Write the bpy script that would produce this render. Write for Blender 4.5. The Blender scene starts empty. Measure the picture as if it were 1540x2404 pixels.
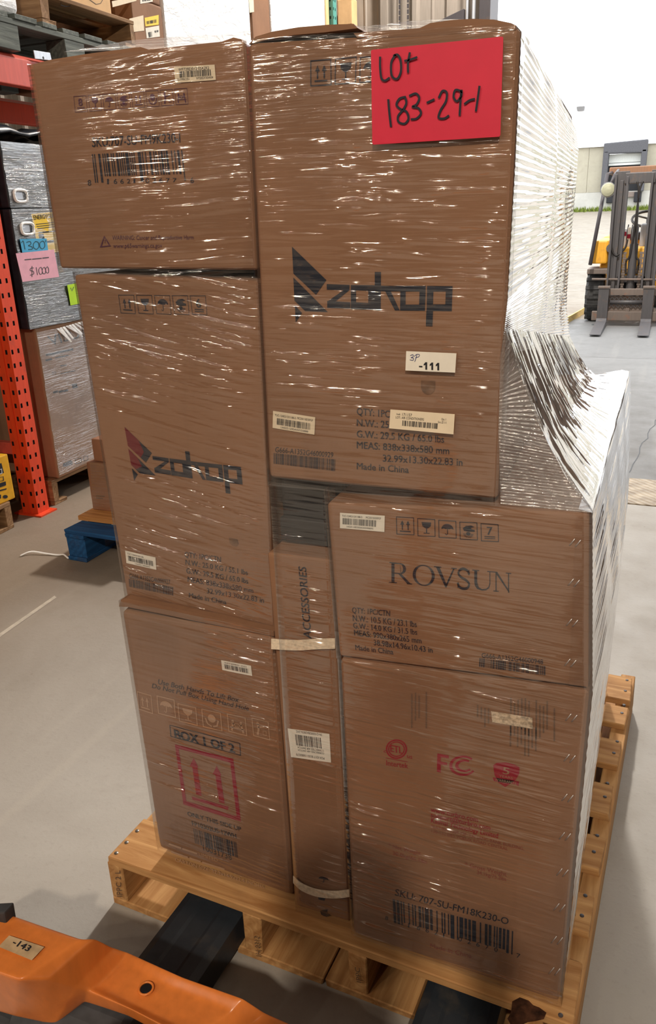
import bpy, bmesh, math, random
from mathutils import Vector, Matrix, noise as mnoise
from mathutils.geometry import tessellate_polygon
random.seed(7)
D = bpy.data
SC = bpy.context.scene
COL = SC.collection
PI = math.pi
W, H = 1540, 2404

# ---------------------------------------------------------------- camera
CAM = Vector((0.693, -1.0202, 1.3897))
YAW, PIT, ROL, FPX = 0.3967, 0.3574, 0.0355, 1862.15
RZ = Matrix.Rotation(YAW, 3, 'Z')
RX = Matrix(((1, 0, 0), (0, math.cos(PIT), math.sin(PIT)), (0, -math.sin(PIT), math.cos(PIT))))
RY = Matrix(((math.cos(ROL), 0, math.sin(ROL)), (0, 1, 0), (-math.sin(ROL), 0, math.cos(ROL))))
MC = RZ @ RX @ RY
cd = D.cameras.new('camera')
cam = D.objects.new('camera', cd)
COL.objects.link(cam)
r, f, u = MC.col[0], MC.col[1], MC.col[2]
cam.matrix_world = Matrix(((r[0], u[0], -f[0], CAM[0]), (r[1], u[1], -f[1], CAM[1]), (r[2], u[2], -f[2], CAM[2]), (0, 0, 0, 1)))
cd.sensor_fit = 'VERTICAL'
cd.sensor_height = 24
cd.lens = 24 * FPX / H
cd.clip_end = 500
cd.clip_start = 0.02
SC.camera = cam

# ---------------------------------------------------------------- sky, lamps, exposure
SC.view_settings.view_transform = 'Standard'
SC.view_settings.look = 'None'
SC.view_settings.exposure = 0.0
SC.view_settings.gamma = 1.0
SC.view_settings.use_curve_mapping = False
SC.cycles.transparent_max_bounces = 24
SC.cycles.max_bounces = 8
SC.cycles.diffuse_bounces = 4
SC.cycles.sample_clamp_indirect = 6
wd = D.worlds.new('overcast_sky')
SC.world = wd
wd.use_nodes = True
bg = wd.node_tree.nodes['Background']
bg.inputs[0].default_value = (0.95, 0.975, 1.0, 1)
bg.inputs[1].default_value = 3.6

def lamp(name, loc, power, col, rad=0.16):
    l = D.lights.new(name, 'POINT')
    l.energy = power
    l.color = col
    l.shadow_soft_size = rad
    o = D.objects.new(name, l)
    o.location = loc
    COL.objects.link(o)
    return o
WARM = (1.0, 0.85, 0.67)
NEUT = (1.0, 0.93, 0.84)
lamp('hanging_lamp', (1.46, -3.25, 3.69), 440, WARM, .055)
for q in [(-0.9, -5.5, 6.1), (-2.2, -5.5, 6.1), (-3.6, -5.5, 6.1), (-5.2, -5.5, 6.1)]:
    lamp('unseen_lamp', q, 125, WARM, .05)
for q in [(-2.4, -15.5, 6.1), (-5.4, -15.5, 6.1), (-7.6, -15.5, 6.1), (-10.9, -15.5, 6.1)]:
    lamp('unseen_lamp', q, 330, WARM, .08)  # unseen far row, added for low-angle glints on the film
lamp('unseen_lamp', (-0.5, 6.2, 6.0), 1800, NEUT)  # unseen lamp added in place of daylight from the doorway

# ---------------------------------------------------------------- pixel <-> world
def ray(px, py):
    return MC @ Vector(((px - W / 2) / FPX, 1, -(py - H / 2) / FPX))
def at(px, py, Y):
    d = ray(px, py)
    return CAM + d * ((Y - CAM.y) / d.y)
def gx(px, py, X):
    d = ray(px, py)
    return CAM + d * ((X - CAM.x) / d.x)
def gnd(px, py, z=0.0):
    d = ray(px, py)
    return CAM + d * ((z - CAM.z) / d.z)
def PY(Y):
    return lambda p, q: at(p, q, Y)
def PX(X):
    return lambda p, q: gx(p, q, X)
def PZ(z):
    return lambda p, q: gnd(p, q, z)
NY, NX, NZ = Vector((0, -1, 0)), Vector((1, 0, 0)), Vector((0, 0, 1))

# ---------------------------------------------------------------- scene helpers
def wm(o):
    m = Matrix.Identity(4)
    while o is not None:
        m = o.matrix_basis @ m
        o = o.parent
    return m
def thing(name, label, cat, loc=(0, 0, 0), rz=0.0, group=None):
    o = D.objects.new(name, None)
    o.empty_display_size = 0.05
    COL.objects.link(o)
    o.location = loc
    o.rotation_euler = (0, 0, rz)
    o['label'] = label
    o['category'] = cat
    if group:
        o['group'] = group
    return o
def tag(o, label, cat, group=None):
    o['label'] = label
    o['category'] = cat
    if group:
        o['group'] = group
    return o
def bevel_bm(bm, w, seg=2):
    bmesh.ops.bevel(bm, geom=bm.edges[:], offset=w, segments=seg, profile=0.6, affect='EDGES', clamp_overlap=True)
def link(name, me, m, parent=None):
    if m is not None and not me.materials:
        me.materials.append(m)
    o = D.objects.new(name, me)
    COL.objects.link(o)
    o.parent = parent
    return o
def mk(name, verts, faces, m, parent=None, bevel=0.0, seg=2, smooth=False, sub=0, label=None):
    """verts are world points; they are stored in the parent's frame"""
    inv = wm(parent).inverted() if parent is not None else Matrix.Identity(4)
    bm = bmesh.new()
    vs = [bm.verts.new(inv @ Vector(v)) for v in verts]
    for fc in faces:
        try:
            bm.faces.new([vs[i] for i in fc])
        except ValueError:
            pass
    bmesh.ops.recalc_face_normals(bm, faces=bm.faces[:])
    if bevel:
        bevel_bm(bm, bevel, seg)
    if sub:
        bmesh.ops.subdivide_edges(bm, edges=bm.edges[:], cuts=sub, use_grid_fill=True)
    if smooth:
        for fc in bm.faces:
            fc.smooth = True
    me = D.meshes.new(name)
    bm.to_mesh(me)
    bm.free()
    o = link(name, me, m, parent)
    if label:
        o['label'] = label
    return o
HEXF = [(0, 1, 2, 3), (7, 6, 5, 4), (0, 4, 5, 1), (1, 5, 6, 2), (2, 6, 7, 3), (3, 7, 4, 0)]
def hexa(q, d):
    q = [Vector(p) for p in q]
    d = Vector(d)
    return q + [p + d for p in q]
def boxv(x0, x1, y0, y1, z0, z1):
    return hexa([(x0, y0, z1), (x1, y0, z1), (x1, y0, z0), (x0, y0, z0)], (0, y1 - y0, 0))
def box(name, x0, x1, y0, y1, z0, z1, m, parent=None, bevel=0.0, seg=2, label=None):
    return mk(name, boxv(x0, x1, y0, y1, z0, z1), HEXF, m, parent, bevel, seg, label=label)
def multi(name, boxes, m, parent=None, bevel=0.0):
    vs, fs = [], []
    for b in boxes:
        k = len(vs)
        vs += boxv(*b) if len(b) == 6 else b
        fs += [tuple(i + k for i in fc) for fc in HEXF]
    return mk(name, vs, fs, m, parent, bevel)
def struct(o):
    o['kind'] = 'structure'
    return o
def tube(name, pts, rad, m, parent=None, seg=8, closed=False):
    pts = [Vector(p) for p in pts]
    vs, fs = [], []
    n = len(pts)
    up = Vector((0, 0, 1))
    for i, p in enumerate(pts):
        a = pts[(i - 1) % n] if (closed or i > 0) else p
        b = pts[(i + 1) % n] if (closed or i < n - 1) else p
        t = (b - a).normalized()
        s = t.cross(up)
        if s.length < 1e-3:
            s = t.cross(Vector((1, 0, 0)))
        s.normalize()
        v = s.cross(t)
        rr = rad[i] if isinstance(rad, (list, tuple)) else rad
        for k in range(seg):
            an = 2 * PI * k / seg
            vs.append(p + s * (rr * math.cos(an)) + v * (rr * math.sin(an)))
    for i in range(n if closed else n - 1):
        j = (i + 1) % n
        for k in range(seg):
            k2 = (k + 1) % seg
            fs.append((i * seg + k, i * seg + k2, j * seg + k2, j * seg + k))
    if not closed:
        fs.append(tuple(range(seg))[::-1])
        fs.append(tuple((n - 1) * seg + k for k in range(seg)))
    return mk(name, vs, fs, m, parent, smooth=True)
def lathe(name, c, axis, prof, m, parent=None, seg=24):
    """prof: list of (distance along axis, radius)"""
    c = Vector(c)
    ax = Vector(axis).normalized()
    s = ax.cross(Vector((0, 0, 1)))
    if s.length < 1e-3:
        s = Vector((1, 0, 0))
    s.normalize()
    v = ax.cross(s)
    vs, fs = [], []
    for d, rr in prof:
        for k in range(seg):
            an = 2 * PI * k / seg
            vs.append(c + ax * d + s * (rr * math.cos(an)) + v * (rr * math.sin(an)))
    n = len(prof)
    for i in range(n - 1):
        for k in range(seg):
            k2 = (k + 1) % seg
            fs.append((i * seg + k, i * seg + k2, (i + 1) * seg + k2, (i + 1) * seg + k))
    fs.append(tuple(range(seg))[::-1])
    fs.append(tuple((n - 1) * seg + k for k in range(seg)))
    return mk(name, vs, fs, m, parent)
def spline(pts, n=6):
    pts = [Vector(p) for p in pts]
    out = []
    for i in range(len(pts) - 1):
        p0 = pts[max(i - 1, 0)]
        p1, p2 = pts[i], pts[i + 1]
        p3 = pts[min(i + 2, len(pts) - 1)]
        for k in range(n):
            t = k / n
            out.append(0.5 * ((2 * p1) + (p2 - p0) * t + (2 * p0 - 5 * p1 + 4 * p2 - p3) * t * t + (3 * p1 - p0 - 3 * p2 + p3) * t ** 3))
    out.append(pts[-1])
    return out

# ---------------------------------------------------------------- flat print: built in picture-plane units of a face, then laid on that face
TXT = {}
def text_tris(s, bold=0.0):
    key = (s, bold)
    if key in TXT:
        return TXT[key]
    cu = D.curves.new('lettering', 'FONT')
    cu.body = s
    cu.resolution_u = 3
    o = D.objects.new('lettering', cu)
    COL.objects.link(o)
    me = D.meshes.new_from_object(o.evaluated_get(bpy.context.evaluated_depsgraph_get()))
    me.calc_loop_triangles()
    vs = [(v.co.x, v.co.y) for v in me.vertices]
    ts = [tuple(t.vertices) for t in me.loop_triangles]
    if bold:      # heavier strokes: the same glyphs laid again a hair to both sides
        n_ = len(vs)
        v0, t0 = list(vs), list(ts)
        for q, (dx, dy) in enumerate(((bold, 0), (0, bold * .6), (bold, bold * .6))):
            vs += [(x + dx * 2, y + dy) for x, y in v0]
            ts += [tuple(i + n_ * (q + 1) for i in t) for t in t0]
    D.meshes.remove(me)
    D.objects.remove(o)
    D.curves.remove(cu)
    TXT[key] = (vs, ts)
    return TXT[key]
CAPH = None
def lerp2(a, b, t):
    return (a[0] + (b[0] - a[0]) * t, a[1] + (b[1] - a[1]) * t)
def bil(q, u, v):
    """q: TL TR BR BL"""
    return lerp2(lerp2(q[0], q[1], u), lerp2(q[3], q[2], u), v)
def aff(src, dst):
    (x0, y0), (x1, y1), (x2, y2) = src
    det = (x1 - x0) * (y2 - y0) - (x2 - x0) * (y1 - y0)
    def fn(x, y):
        a = ((x - x0) * (y2 - y0) - (x2 - x0) * (y - y0)) / det
        b = ((x1 - x0) * (y - y0) - (x - x0) * (y1 - y0)) / det
        return (dst[0][0] + a * (dst[1][0] - dst[0][0]) + b * (dst[2][0] - dst[0][0]),
                dst[0][1] + a * (dst[1][1] - dst[0][1]) + b * (dst[2][1] - dst[0][1]))
    return fn
class Ink:
    def __init__(self):
        self.v, self.t = [], []
        self.lz = {}
        self.fn = None
    def _p(self, p):
        return self.fn(p[0], p[1]) if self.fn else (p[0], p[1])
    def poly(self, pts):
        pts = [self._p(p) for p in pts]
        k = len(self.v)
        self.v += pts
        for t in tessellate_polygon([[Vector((x, y, 0)) for x, y in pts]]):
            self.t.append(tuple(i + k for i in t))
        return self
    def ring(self, outer, inner, closed=True):
        n = len(outer)
        for i in range(n if closed else n - 1):
            j = (i + 1) % n
            self.poly([outer[i], outer[j], inner[j], inner[i]])
        return self
    def frame(self, q, t, tv=None):
        """outline rectangle q (TL TR BR BL) with line width t given as a fraction of its width"""
        v = t if tv is None else tv
        inn = [bil(q, t, v), bil(q, 1 - t, v), bil(q, 1 - t, 1 - v), bil(q, t, 1 - v)]
        return self.ring(q, inn)
    def ribbon(self, pts, w, smooth=0):
        if smooth:
            pts = [(p.x, p.y) for p in spline([(a, b, 0) for a, b in [q[:2] for q in pts]], smooth)]
        L, R = [], []
        n = len(pts)
        for i in range(n):
            a, b = pts[max(i - 1, 0)], pts[min(i + 1, n - 1)]
            dx, dy = b[0] - a[0], b[1] - a[1]
            l = math.hypot(dx, dy) or 1
            ww = w[min(int(i * len(w) / n), len(w) - 1)] if isinstance(w, (list, tuple)) else w
            nx, ny = -dy / l * ww / 2, dx / l * ww / 2
            ex = ey = 0
            if i == 0:
                ex, ey = -dx / l * ww * .35, -dy / l * ww * .35
            if i == n - 1:
                ex, ey = dx / l * ww * .35, dy / l * ww * .35
            L.append((pts[i][0] + nx + ex, pts[i][1] + ny + ey))
            R.append((pts[i][0] - nx + ex, pts[i][1] - ny + ey))
        for i in range(n - 1):
            self.poly([L[i], L[i + 1], R[i + 1], R[i]])
        return self
    def text(self, s, p0, p1, pt, bold=0.0):
        """p0, p1: ends of the baseline; pt: top of the capitals above p0"""
        global CAPH
        if CAPH is None:
            CAPH = max(y for x, y in text_tris('H')[0])
        vs, ts = text_tris(s, bold)
        x0 = min(x for x, y in vs)
        x1 = max(x for x, y in vs)
        k = len(self.v)
        n1 = len(vs) // 4 if bold else len(vs)
        for i in range(n1, len(vs)):
            self.lz[k + i] = i // n1
        for x, y in vs:
            a = (x - x0) / (x1 - x0)
            b = y / CAPH
            self.v.append(self._p((p0[0] + (p1[0] - p0[0]) * a + (pt[0] - p0[0]) * b,
                                   p0[1] + (p1[1] - p0[1]) * a + (pt[1] - p0[1]) * b)))
        self.t += [tuple(i + k for i in t) for t in ts]
        return self
    def bars(self, q, n=60, seed=1, guard=None):
        rnd = random.Random(seed)
        ws = [rnd.choice((1, 1, 1, 2, 2, 3)) for _ in range(n * 2)]
        tot = float(sum(ws))
        x = 0
        for i, w_ in enumerate(ws):
            if i % 2 == 0:
                a, b = x / tot, (x + w_) / tot
                v = 1.0
                if guard and not (a < .07 or a > .93 or .47 < a < .53):
                    v = guard
                self.poly([bil(q, a, 0), bil(q, b, 0), bil(q, b, v), bil(q, a, v)])
            x += w_
        return self
    def build(self, name, parent, f, n, off, m, label=None):
        vs = [f(x, y) + n * (off + .0001 * self.lz.get(i, 0)) for i, (x, y) in enumerate(self.v)]
        inv = wm(parent).inverted() if parent is not None else Matrix.Identity(4)
        me = D.meshes.new(name)
        me.from_pydata([inv @ v for v in vs], [], self.t)
        me.update()
        o = link(name, me, m, parent)
        if label:
            o['label'] = label
        return o
def ell(cx, cy, rx, ry, n=28, a0=0, a1=2 * PI):
    return [(cx + rx * math.cos(a0 + (a1 - a0) * i / n), cy + ry * math.sin(a0 + (a1 - a0) * i / n)) for i in range(n)]

# handling marks, drawn in a unit square (y down)
def icon(ink, kind, q, lw=.05, ch='6'):
    ink.frame(q, lw)
    old = ink.fn
    ink.fn = lambda x, y: bil(q, x, y)
    if kind == 'up':
        for x in (.34, .66):
            ink.poly([(x - .035, .72), (x - .035, .42), (x + .035, .42), (x + .035, .72)])
            ink.poly([(x - .11, .44), (x, .2), (x + .11, .44)])
        ink.poly([(.2, .78), (.8, .78), (.8, .84), (.2, .84)])
    elif kind == 'glass':
        ink.poly([(.24, .2), (.78, .2), (.74, .42), (.58, .54), (.44, .54), (.28, .42)])
        ink.poly([(.48, .53), (.54, .53), (.54, .8), (.48, .8)])
        ink.poly([(.34, .79), (.68, .79), (.68, .84), (.34, .84)])
    elif kind == 'umbrella':
        ink.poly([(.16, .5)] + [(.5 - .34 * math.cos(a * PI / 10), .5 - .3 * math.sin(a * PI / 10)) for a in range(1, 10)] + [(.84, .5), (.7, .45), (.6, .5), (.5, .45), (.4, .5), (.3, .45)])
        ink.ribbon([(.5, .45), (.5, .76), (.44, .82), (.38, .76)], .045)
    elif kind == 'sun':
        ink.poly([(.18, .36), (.36, .22), (.66, .18), (.82, .26), (.62, .32), (.7, .4), (.84, .42), (.84, .52), (.5, .54), (.24, .5)])
        ink.poly(ell(.48, .66, .13, .11, 12))
        for k in range(9):
            a = PI * k / 8
            ink.ribbon([(.48 + .16 * math.cos(a), .68 + .14 * math.sin(a)), (.48 + .28 * math.cos(a), .68 + .2 * math.sin(a))], .03)
    elif kind == 'stack':
        ink.text(ch, (.34, .62), (.66, .62), (.34, .18), .02)
        ink.poly([(.2, .7), (.8, .7), (.8, .745), (.2, .745)])
        ink.poly([(.2, .8), (.8, .8), (.8, .845), (.2, .845)])
    elif kind == 'people':
        for x, s in ((.28, 1), (.72, -1)):
            ink.poly(ell(x, .36, .07, .07, 10))
            ink.ribbon([(x, .44), (x - s * .04, .66), (x - s * .08, .86)], .1)
            ink.ribbon([(x, .5), (x + s * .16, .56)], .06)
        ink.frame([(.4, .44), (.6, .44), (.6, .66), (.4, .66)], .12)
        ink.poly([(.12, .68), (.88, .68), (.88, .72), (.12, .72)])
    elif kind == 'kick':
        ink.poly(ell(.34, .24, .08, .08, 10))
        ink.ribbon([(.34, .32), (.36, .56), (.28, .84)], .12)
        ink.ribbon([(.37, .44), (.7, .34)], .07)
        ink.frame([(.6, .56), (.82, .56), (.82, .8), (.6, .8)], .12)
    elif kind == 'care':
        ink.poly(ell(.5, .42, .2, .22, 14))
        ink.ribbon([(.18, .5), (.26, .76), (.44, .84)], .08)
        ink.ribbon([(.82, .5), (.74, .76), (.56, .84)], .08)
    ink.fn = old
def icons(parent, f, n, off, m, specs, lw=.05, name='handling_marks'):
    k = Ink()
    for kind, q in specs:
        ch = '6'
        if kind[:5] == 'stack':
            ch = kind[5:]
            kind = 'stack'
        icon(k, kind, q, lw, ch)
    return k.build(name, parent, f, n, off, m)
# ---------------------------------------------------------------- materials
def srgb(r, g, b):
    c = lambda x: x / 12.92 if x <= 0.04045 else ((x + 0.055) / 1.055) ** 2.4
    return (c(r / 255), c(g / 255), c(b / 255), 1)
class NB:
    def __init__(self, name):
        self.m = D.materials.new(name)
        self.m.use_nodes = True
        self.n = self.m.node_tree.nodes
        self.l = self.m.node_tree.links
        self.b = self.n['Principled BSDF']
        self.out = self.n['Material Output']
        self._tc = None
    def node(self, t, **kw):
        x = self.n.new(t)
        for k, v in kw.items():
            setattr(x, k, v)
        return x
    def coord(self, scale=(1, 1, 1), rot=(0, 0, 0), loc=(0, 0, 0), rnd=False):
        if self._tc is None:
            self._tc = self.node('ShaderNodeTexCoord')
        mp = self.node('ShaderNodeMapping')
        mp.inputs['Scale'].default_value = scale
        mp.inputs['Rotation'].default_value = rot
        mp.inputs['Location'].default_value = loc
        src = self._tc.outputs['Object']
        if rnd:
            oi = self.node('ShaderNodeObjectInfo')
            ml = self.node('ShaderNodeMath', operation='MULTIPLY')
            self.l.new(oi.outputs['Random'], ml.inputs[0])
            ml.inputs[1].default_value = 37.0
            ad = self.node('ShaderNodeVectorMath', operation='ADD')
            self.l.new(src, ad.inputs[0])
            self.l.new(ml.outputs[0], ad.inputs[1])
            src = ad.outputs[0]
        self.l.new(src, mp.inputs['Vector'])
        return mp.outputs[0]
    def noise(self, vec, scale=1.0, detail=3.0, rough=0.55, dist=0.0):
        x = self.node('ShaderNodeTexNoise')
        x.inputs['Scale'].default_value = scale
        x.inputs['Detail'].default_value = detail
        x.inputs['Roughness'].default_value = rough
        x.inputs['Distortion'].default_value = dist
        self.l.new(vec, x.inputs['Vector'])
        return x.outputs['Fac']
    def ramp(self, fac, stops):
        x = self.node('ShaderNodeValToRGB')
        e = x.color_ramp.elements
        while len(e) < len(stops):
            e.new(0.5)
        for el, (p, c) in zip(e, stops):
            el.position = p
            el.color = c if isinstance(c, tuple) else (c, c, c, 1)
        self.l.new(fac, x.inputs[0])
        return x.outputs[0]
    def mix(self, fac, a, b, mode='MIX'):
        x = self.node('ShaderNodeMix', data_type='RGBA', blend_type=mode)
        for i, v in ((0, fac), (6, a), (7, b)):
            if isinstance(v, (int, float, tuple)):
                x.inputs[i].default_value = v
            else:
                self.l.new(v, x.inputs[i])
        return x.outputs[2]
    def math(self, op, a, b=None):
        x = self.node('ShaderNodeMath', operation=op)
        for i, v in ((0, a), (1, b)):
            if v is None:
                continue
            if isinstance(v, (int, float)):
                x.inputs[i].default_value = v
            else:
                self.l.new(v, x.inputs[i])
        return x.outputs[0]
    def bump(self, h, strength=0.3, dist=0.01, normal=None):
        x = self.node('ShaderNodeBump')
        x.inputs['Strength'].default_value = strength
        x.inputs['Distance'].default_value = dist
        self.l.new(h, x.inputs['Height'])
        if normal is not None:
            self.l.new(normal, x.inputs['Normal'])
        return x.outputs[0]
    def set(self, col=None, rough=None, metal=None, normal=None, spec=None):
        for k, v in (('Base Color', col), ('Roughness', rough), ('Metallic', metal), ('Normal', normal), ('Specular IOR Level', spec)):
            if v is None:
                continue
            if isinstance(v, (int, float, tuple)):
                self.b.inputs[k].default_value = v
            else:
                self.l.new(v, self.b.inputs[k])
        return self.m

def flat(name, c, rough=0.6, metal=0.0, var=0.08, spec=0.4, sc=30):
    b = NB(name)
    n = b.noise(b.coord(), sc, 3)
    dk = tuple(x * (1 - var * 2.2) for x in c[:3]) + (1,)
    lt = tuple(min(1, x * (1 + var * 1.6)) for x in c[:3]) + (1,)
    return b.set(b.ramp(n, [(.3, dk), (.7, lt)]), rough, metal, None, spec)
def cardboard(name, c, fl=1.0):
    b = NB(name)
    big = b.noise(b.coord(), 2.6, 4)
    fib = b.noise(b.coord((30, 30, 500)), 1, 3)
    dirt = b.noise(b.coord((9, 9, 3)), 1, 5, .6, .6)
    dk = tuple(x * .82 for x in c[:3]) + (1,)
    lt = tuple(x * 1.12 for x in c[:3]) + (1,)
    col = b.ramp(big, [(.32, dk), (.68, lt)])
    col = b.mix(b.ramp(fib, [(.4, 0.0), (.75, .10)]), col, (c[0] * 1.5, c[1] * 1.5, c[2] * 1.55, 1))
    col = b.mix(b.ramp(dirt, [(.52, 0.0), (.8, .34)]), col, (c[0] * .5, c[1] * .5, c[2] * .55, 1))
    w = b.node('ShaderNodeTexWave', wave_type='BANDS', bands_direction='X')
    w.inputs['Scale'].default_value = 26
    w.inputs['Distortion'].default_value = .6
    b.l.new(b.coord(), w.inputs['Vector'])
    nb = b.bump(w.outputs['Fac'], .06 * fl, .002)
    nb = b.bump(b.noise(b.coord(), 5, 3), .15, .03, nb)
    return b.set(col, .72, 0, nb, .25)
def wood(name, c1, c2, dirt=.3, bump=.3):
    b = NB(name)
    v = b.coord((3, 40, 40), rnd=True)
    g = b.noise(v, 1, 6, .62, 1.2)
    ring = b.node('ShaderNodeTexWave', wave_type='RINGS', rings_direction='X')
    ring.inputs['Scale'].default_value = 14
    ring.inputs['Distortion'].default_value = 5
    ring.inputs['Detail'].default_value = 3
    ring.inputs['Detail Scale'].default_value = .6
    b.l.new(b.coord((.25, 1, 1), rnd=True), ring.inputs['Vector'])
    col = b.ramp(g, [(.3, c2), (.66, c1)])
    col = b.mix(b.math('MULTIPLY', ring.outputs['Fac'], .45), col, c2)
    d = b.noise(b.coord((7, 14, 14), rnd=True), 1, 4)
    col = b.mix(b.ramp(d, [(.55, 0.0), (.75, dirt)]), col, (.06, .045, .035, 1))
    oi = b.node('ShaderNodeObjectInfo')
    col = b.mix(b.math('MULTIPLY', oi.outputs['Random'], .3), col, c2)
    return b.set(col, .75, 0, b.bump(g, bump, .004), .25)
def metal(name, c, rust=None, amt=.3, rough=.5, met=.0, sc=9, bump=.15):
    b = NB(name)
    n = b.noise(b.coord(), sc, 5, .62)
    s = b.noise(b.coord((60, 60, 6)), 1, 3)
    col = b.ramp(s, [(.3, tuple(x * .85 for x in c[:3]) + (1,)), (.7, c)])
    if rust:
        col = b.mix(b.ramp(n, [(.56, 0.0), (.72, amt)]), col, rust)
    return b.set(col, rough, met, b.bump(n, bump, .004), .45)
def printed(name, c, rough=.6, wear=.35):
    """ink that lets a little of the fibre show"""
    b = NB(name)
    n = b.noise(b.coord((60, 60, 160)), 1, 4)
    col = b.mix(b.ramp(n, [(.55, 0.0), (.8, wear)]), c, (.30, .18, .11, 1))
    return b.set(col, rough, 0, None, .2)
def film(name, ang=0.0, strength=.5, fac=1.5, rough=.13, along=7.0, haze=.03, plane='Y', base=.0):
    b = NB(name)
    b.n.remove(b.b)
    rot = (0, ang, 0) if plane == 'Y' else (ang, 0, 0)
    if plane == 'Y':
        s1, s2 = (along, 1, 190), (along * 2.2, 1, 480)
    else:
        s1, s2 = (1, along, 190), (1, along * 2.2, 480)
    a = b.noise(b.coord(s1, rot), 1, 2, .5, .35)
    c = b.noise(b.coord(s2, rot, (3, 1, 7)), 1, 2, .5, .3)
    mask = b.ramp(b.noise(b.coord((2.2, 2.2, 4.5)), 1, 3), [(.36, .12), (.66, 1.0)])
    a = b.math('MAXIMUM', b.math('SUBTRACT', a, .47), 0.0)
    c = b.math('MAXIMUM', b.math('SUBTRACT', c, .5), 0.0)
    h = b.math('ADD', b.math('MULTIPLY', a, 2.2), b.math('MULTIPLY', c, 1.1))
    h = b.math('MULTIPLY', h, mask)
    und = b.noise(b.coord((7, 7, 9)), 1, 2)
    n0 = b.bump(und, .12, .03)
    nb = b.bump(h, strength * .25, .003, n0)
    nf = b.node('ShaderNodeNewGeometry')
    gm_ = b.node('ShaderNodeNewGeometry')
    dt = b.node('ShaderNodeVectorMath', operation='DOT_PRODUCT')
    b.l.new(gm_.outputs['Incoming'], dt.inputs[0])
    b.l.new(nf.outputs['Normal'], dt.inputs[1])
    gr_ = b.math('POWER', b.math('SUBTRACT', 1.0, b.math('ABSOLUTE', dt.outputs['Value'])), 4.5)
    fres = b.math('ADD', b.math('MULTIPLY', gr_, .95), .075)
    fc = b.math('MINIMUM', b.math('ADD', b.math('MULTIPLY', fres, fac), base), .94 if plane == 'X' else .4)
    tr = b.node('ShaderNodeBsdfTransparent')
    tr.inputs[0].default_value = (.97, .97, .97, 1)
    gl = b.node('ShaderNodeBsdfGlossy')
    gl.inputs['Roughness'].default_value = rough
    gl.inputs['Color'].default_value = (1, 1, 1, 1)
    b.l.new(nb, gl.inputs['Normal'])
    df = b.node('ShaderNodeBsdfTranslucent')
    df.inputs[0].default_value = (.85, .87, .9, 1)
    d2 = b.node('ShaderNodeBsdfDiffuse')
    d2.inputs[0].default_value = (.85, .87, .9, 1)
    b.l.new(nb, d2.inputs['Normal'])
    m0 = b.node('ShaderNodeMixShader')
    m0.inputs[0].default_value = .5
    b.l.new(df.outputs[0], m0.inputs[1])
    b.l.new(d2.outputs[0], m0.inputs[2])
    m1 = b.node('ShaderNodeMixShader')
    b.l.new(b.math('MULTIPLY', mask, haze), m1.inputs[0])
    b.l.new(tr.outputs[0], m1.inputs[1])
    b.l.new(m0.outputs[0], m1.inputs[2])
    m2 = b.node('ShaderNodeMixShader')
    b.l.new(fc, m2.inputs[0])
    b.l.new(m1.outputs[0], m2.inputs[1])
    b.l.new(gl.outputs[0], m2.inputs[2])
    b.l.new(m2.outputs[0], b.out.inputs['Surface'])
    return b.m

def concrete(name, c, streak=True):
    b = NB(name)
    v = b.coord()
    big = b.noise(v, .9, 5, .6, .4)
    mid = b.noise(b.coord(loc=(4, 2, 0)), 5, 5, .65)
    fine = b.noise(v, 60, 4, .7)
    col = b.ramp(big, [(.3, tuple(x * .86 for x in c[:3]) + (1,)), (.7, tuple(x * 1.1 for x in c[:3]) + (1,))])
    col = b.mix(b.ramp(mid, [(.55, 0.0), (.8, .3)]), col, (c[0] * .6, c[1] * .57, c[2] * .52, 1))
    col = b.mix(b.ramp(fine, [(.56, 0.0), (.8, .3)]), col, (c[0] * .55, c[1] * .53, c[2] * .5, 1))
    if streak:
        s = b.noise(b.coord((7, .35, 1), (0, 0, .25)), 1, 2, .5)
        col = b.mix(b.ramp(s, [(.60, 0.0), (.68, .3)]), col, (min(1, c[0] * 1.4), min(1, c[1] * 1.37), min(1, c[2] * 1.3), 1))
        p = b.node('ShaderNodeTexVoronoi')
        p.inputs['Scale'].default_value = 9
        b.l.new(b.coord((1, .7, 1)), p.inputs['Vector'])
        col = b.mix(b.ramp(p.outputs['Distance'], [(.0, .5), (.05, 0.0)]), col, (.16, .13, .1, 1))
    if streak == 'aisle':   # browner along the rack: dim warm light put into the colour
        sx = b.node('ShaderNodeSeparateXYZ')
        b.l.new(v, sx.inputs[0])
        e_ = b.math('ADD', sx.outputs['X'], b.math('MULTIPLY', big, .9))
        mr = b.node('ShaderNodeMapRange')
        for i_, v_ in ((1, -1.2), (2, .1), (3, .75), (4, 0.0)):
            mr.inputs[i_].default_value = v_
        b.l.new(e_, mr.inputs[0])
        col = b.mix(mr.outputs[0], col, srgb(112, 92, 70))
    h = b.math('ADD', b.math('MULTIPLY', mid, .5), b.math('MULTIPLY', fine, .25))
    return b.set(col, b.ramp(mid, [(.3, .5), (.7, .8)]), 0, b.bump(h, .35, .01), .4)

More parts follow.
